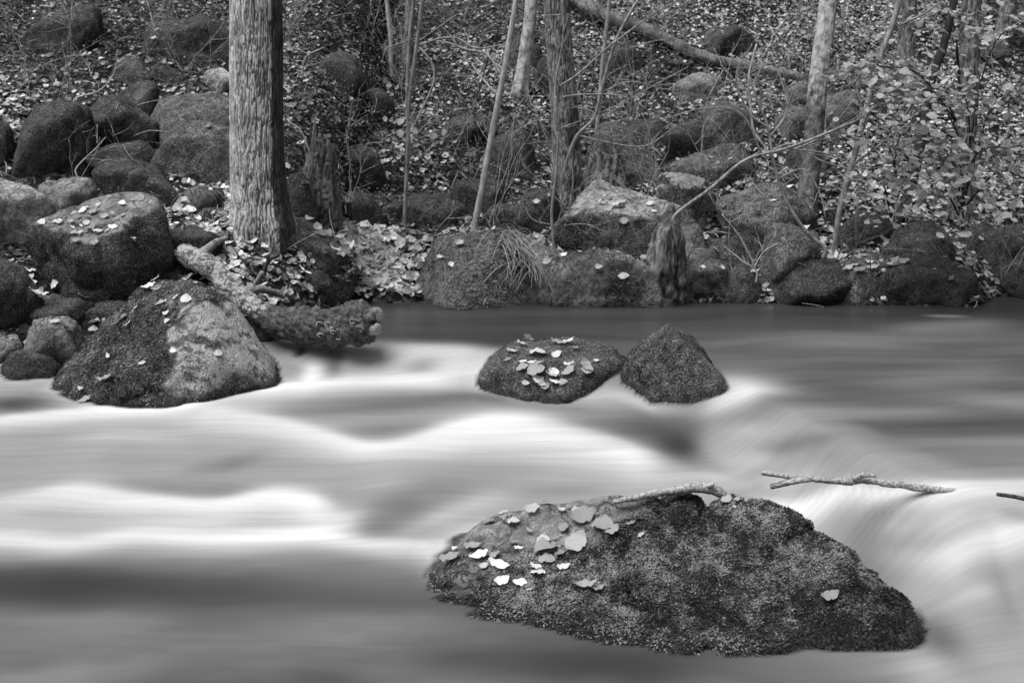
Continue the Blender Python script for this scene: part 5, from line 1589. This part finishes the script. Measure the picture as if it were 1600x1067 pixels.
leafy_bush("leafy_bush", "hanging spray of rounded leaves at the top right", (1500, 140), 7.4,
           [([(1500, 140, 0), (1495, 70, -.1), (1510, 40, -.1), (1530, 45, -.2)], .14),
            ([(1500, 120, 0), (1490, 40, -.1), (1470, 20, -.1), (1460, 35, -.1)], .14)], 30, .055, GREENM)

# branches lying in the water
def stick(name, label, px_pts, zs, widths, mat, cat='branch', forks=None, wob=.18):
    W = [on_z(p[0], p[1], z) for p, z in zip(px_pts, zs)]
    D = W[0].y
    org = W[0]
    root = empty(name, org)
    path = smooth_path(W, 60)
    rad = np.interp(np.linspace(0, 1, 60), np.linspace(0, 1, len(widths)), widths) / 2 / F_PX * D
    V, F = tube_vf(path, rad, 16, wob, px_pts[0][0])
    link("stem", mesh_np("stem", V - np.array(org[:]), F), mat, root)
    for (fp, fz, fwid) in (forks or []):
        Wf = [on_z(p[0], p[1], z) for p, z in zip(fp, fz)]
        V, F = tube_vf(smooth_path(Wf, 24), np.interp(np.linspace(0, 1, 24), np.linspace(0, 1, len(fwid)), fwid) / 2 / F_PX * D, 12, wob, fp[0][0])
        link("fork", mesh_np("fork", V - np.array(org[:]), F), mat, root)
    tag(root, label, cat)
    return root
stick("broken_branch", "forked pale broken branch lying in the rapids behind the foreground boulder", [(1190, 738), (1225, 744), (1262, 748), (1320, 752), (1350, 750), (1400, 757), (1470, 766), (1600, 782)],
      [.298, .292, .283, .274, .268, .262, .252, .240], [8, 7, 9, 11, 12, 12, 12, 9], MAT['drift'], wob=.45,
      forks=[([(1268, 748), (1240, 752), (1205, 760)], [.29, .28, .25], [10, 11, 9]), ([(1335, 748), (1350, 742), (1368, 744)], [.29, .295, .295], [10, 9, 6])])
def f_on(px, py, up=.012):
    return at(px, py, 3.40)
def stick_rock(label, pts, widths):
    W = [f_on(x, y, u) for x, y, u in pts]
    org = W[0]
    root = empty("driftwood", org)
    path = smooth_path(W, 50)
    D = org.y
    V, F = tube_vf(path, np.interp(np.linspace(0, 1, 50), np.linspace(0, 1, len(widths)), widths) / 2 / F_PX * D, 16, .22, 3)
    link("stem", mesh_np("stem", V - np.array(org[:]), F), MAT['drift'], root)
    q = Vector(path[34].tolist())
    V, F = tube_vf([q, q + Vector((.02, -.015, .012)), q + Vector((.03, -.02, .02))], [.009, .008, .005], 8, .2)
    link("stub", mesh_np("stub", V - np.array(org[:]), F), MAT['stem_pale'], root)
    tag(root, label, "driftwood")
stick_rock("curved pale piece of driftwood draped over the crest of the foreground boulder", [(958, 784, .008), (1000, 776, .014), (1045, 767, .022), (1085, 762, .03), (1110, 763, .022), (1132, 774, .0)], [8, 11, 14, 17, 19, 15])
stick("broken_branch", "short dark stick entering at the right edge above the rapids", [(1558, 772), (1580, 775), (1605, 780), (1640, 787)], [.292, .285, .282, .28], [6, 7, 7, 7], MAT['stem_dark'])

# ------------------------------------------------------------------ grass tufts
def tuft(px, py, n, L, label, spread=.06, lean=(0, -.3), tone=(.3, 1), wide=1.0):
    p, nr = surf(px, py)
    if p is None: return
    Vs, Fs, Ts, off = [], [], [], 0
    for _ in range(n):
        b = Vector((random.gauss(0, spread), random.gauss(0, spread), 0))
        h = ALL_BVH.ray_cast(p + b + Vector((0, 0, .4)), Vector((0, 0, -1)))
        b.z = (h[0].z - p.z) if h[0] is not None else 0
        if abs(b.z) > .2: b.z = 0
        l = L * random.uniform(.6, 1.3)
        d = Vector((lean[0] + random.gauss(0, .55), lean[1] + random.gauss(0, .45), 1)).normalized()
        dh = Vector((d.x, d.y, 0)) * 1.1
        w = random.uniform(.0018, .0032) * wide
        s = Vector((-d.y, d.x, 0)); s = s.normalized() if s.length > .01 else Vector((1, 0, 0))
        pts = []
        for k in range(6):
            t = k / 5
            pts.append(b + d * l * t * (1 - .25 * t) + dh * l * t * t * .7 + Vector((0, 0, -l * .75 * t * t)))
        for k, q in enumerate(pts):
            ww = w * (1 - .8 * k / 5)
            Vs += [q - s * ww, q + s * ww]
        for k in range(5):
            a = off + k * 2
            Fs += [(a, a + 1, a + 3), (a, a + 3, a + 2)]
        off += 12
        tn = random.uniform(*tone)
        Ts += [tn] * 12
    me = mesh_np("grass_tuft", np.array([v[:] for v in Vs]), np.array(Fs), dict(tone=np.array(Ts)), smooth=True)
    o = link("grass_tuft", me, MAT['grass'], loc=p)
    tag(o, label, 'grass')
tuft(792, 378, 130, .26, "pale grass hanging over the right side of the shaggy triangular boulder", .05, (.55, -.6), (.7, 1), 1.5)
tuft(826, 408, 110, .26, "longest grass strands drooping to the water beside the shaggy boulder", .045, (.5, -.8), (.7, 1), 1.5)
tuft(765, 355, 90, .18, "grass tuft at the foot of the pale sapling", .06)
tuft(705, 352, 40, .16, "grass tuft behind the left shoulder of the shaggy boulder", .06)
tuft(590, 392, 50, .18, "arching grass in the leaf drift left of the shaggy boulder", .06)
tuft(622, 420, 50, .18, "grass at the pool edge left of the shaggy boulder", .06)
tuft(545, 330, 50, .16, "grass tuft right of the broken stump", .07)
tuft(820, 350, 40, .15, "grass behind the sloping slab", .07)
tuft(1165, 268, 50, .2, "pale grass on the hummock upslope of the big mossy dome", .08)
tuft(1200, 275, 40, .2, "grass tuft right of the littered hummock", .07)
tuft(980, 285, 30, .18, "grass beside the bark-clad stump", .05)
tuft(595, 215, 34, .15, "fern-like grass halfway up behind the pool", .02)
tuft(1335, 385, 40, .15, "dark grass above the low rock with large leaves", .08, tone=(.1, .5))
tuft(330, 335, 30, .12, "short grass left of the tall trunk foot", .03)
tuft(300, 300, 30, .12, "wispy grass behind the leaf-strewn block", .03)
print("single leaves", N_LEAF[0], "litter", len(lit), "undergrowth", len(und))
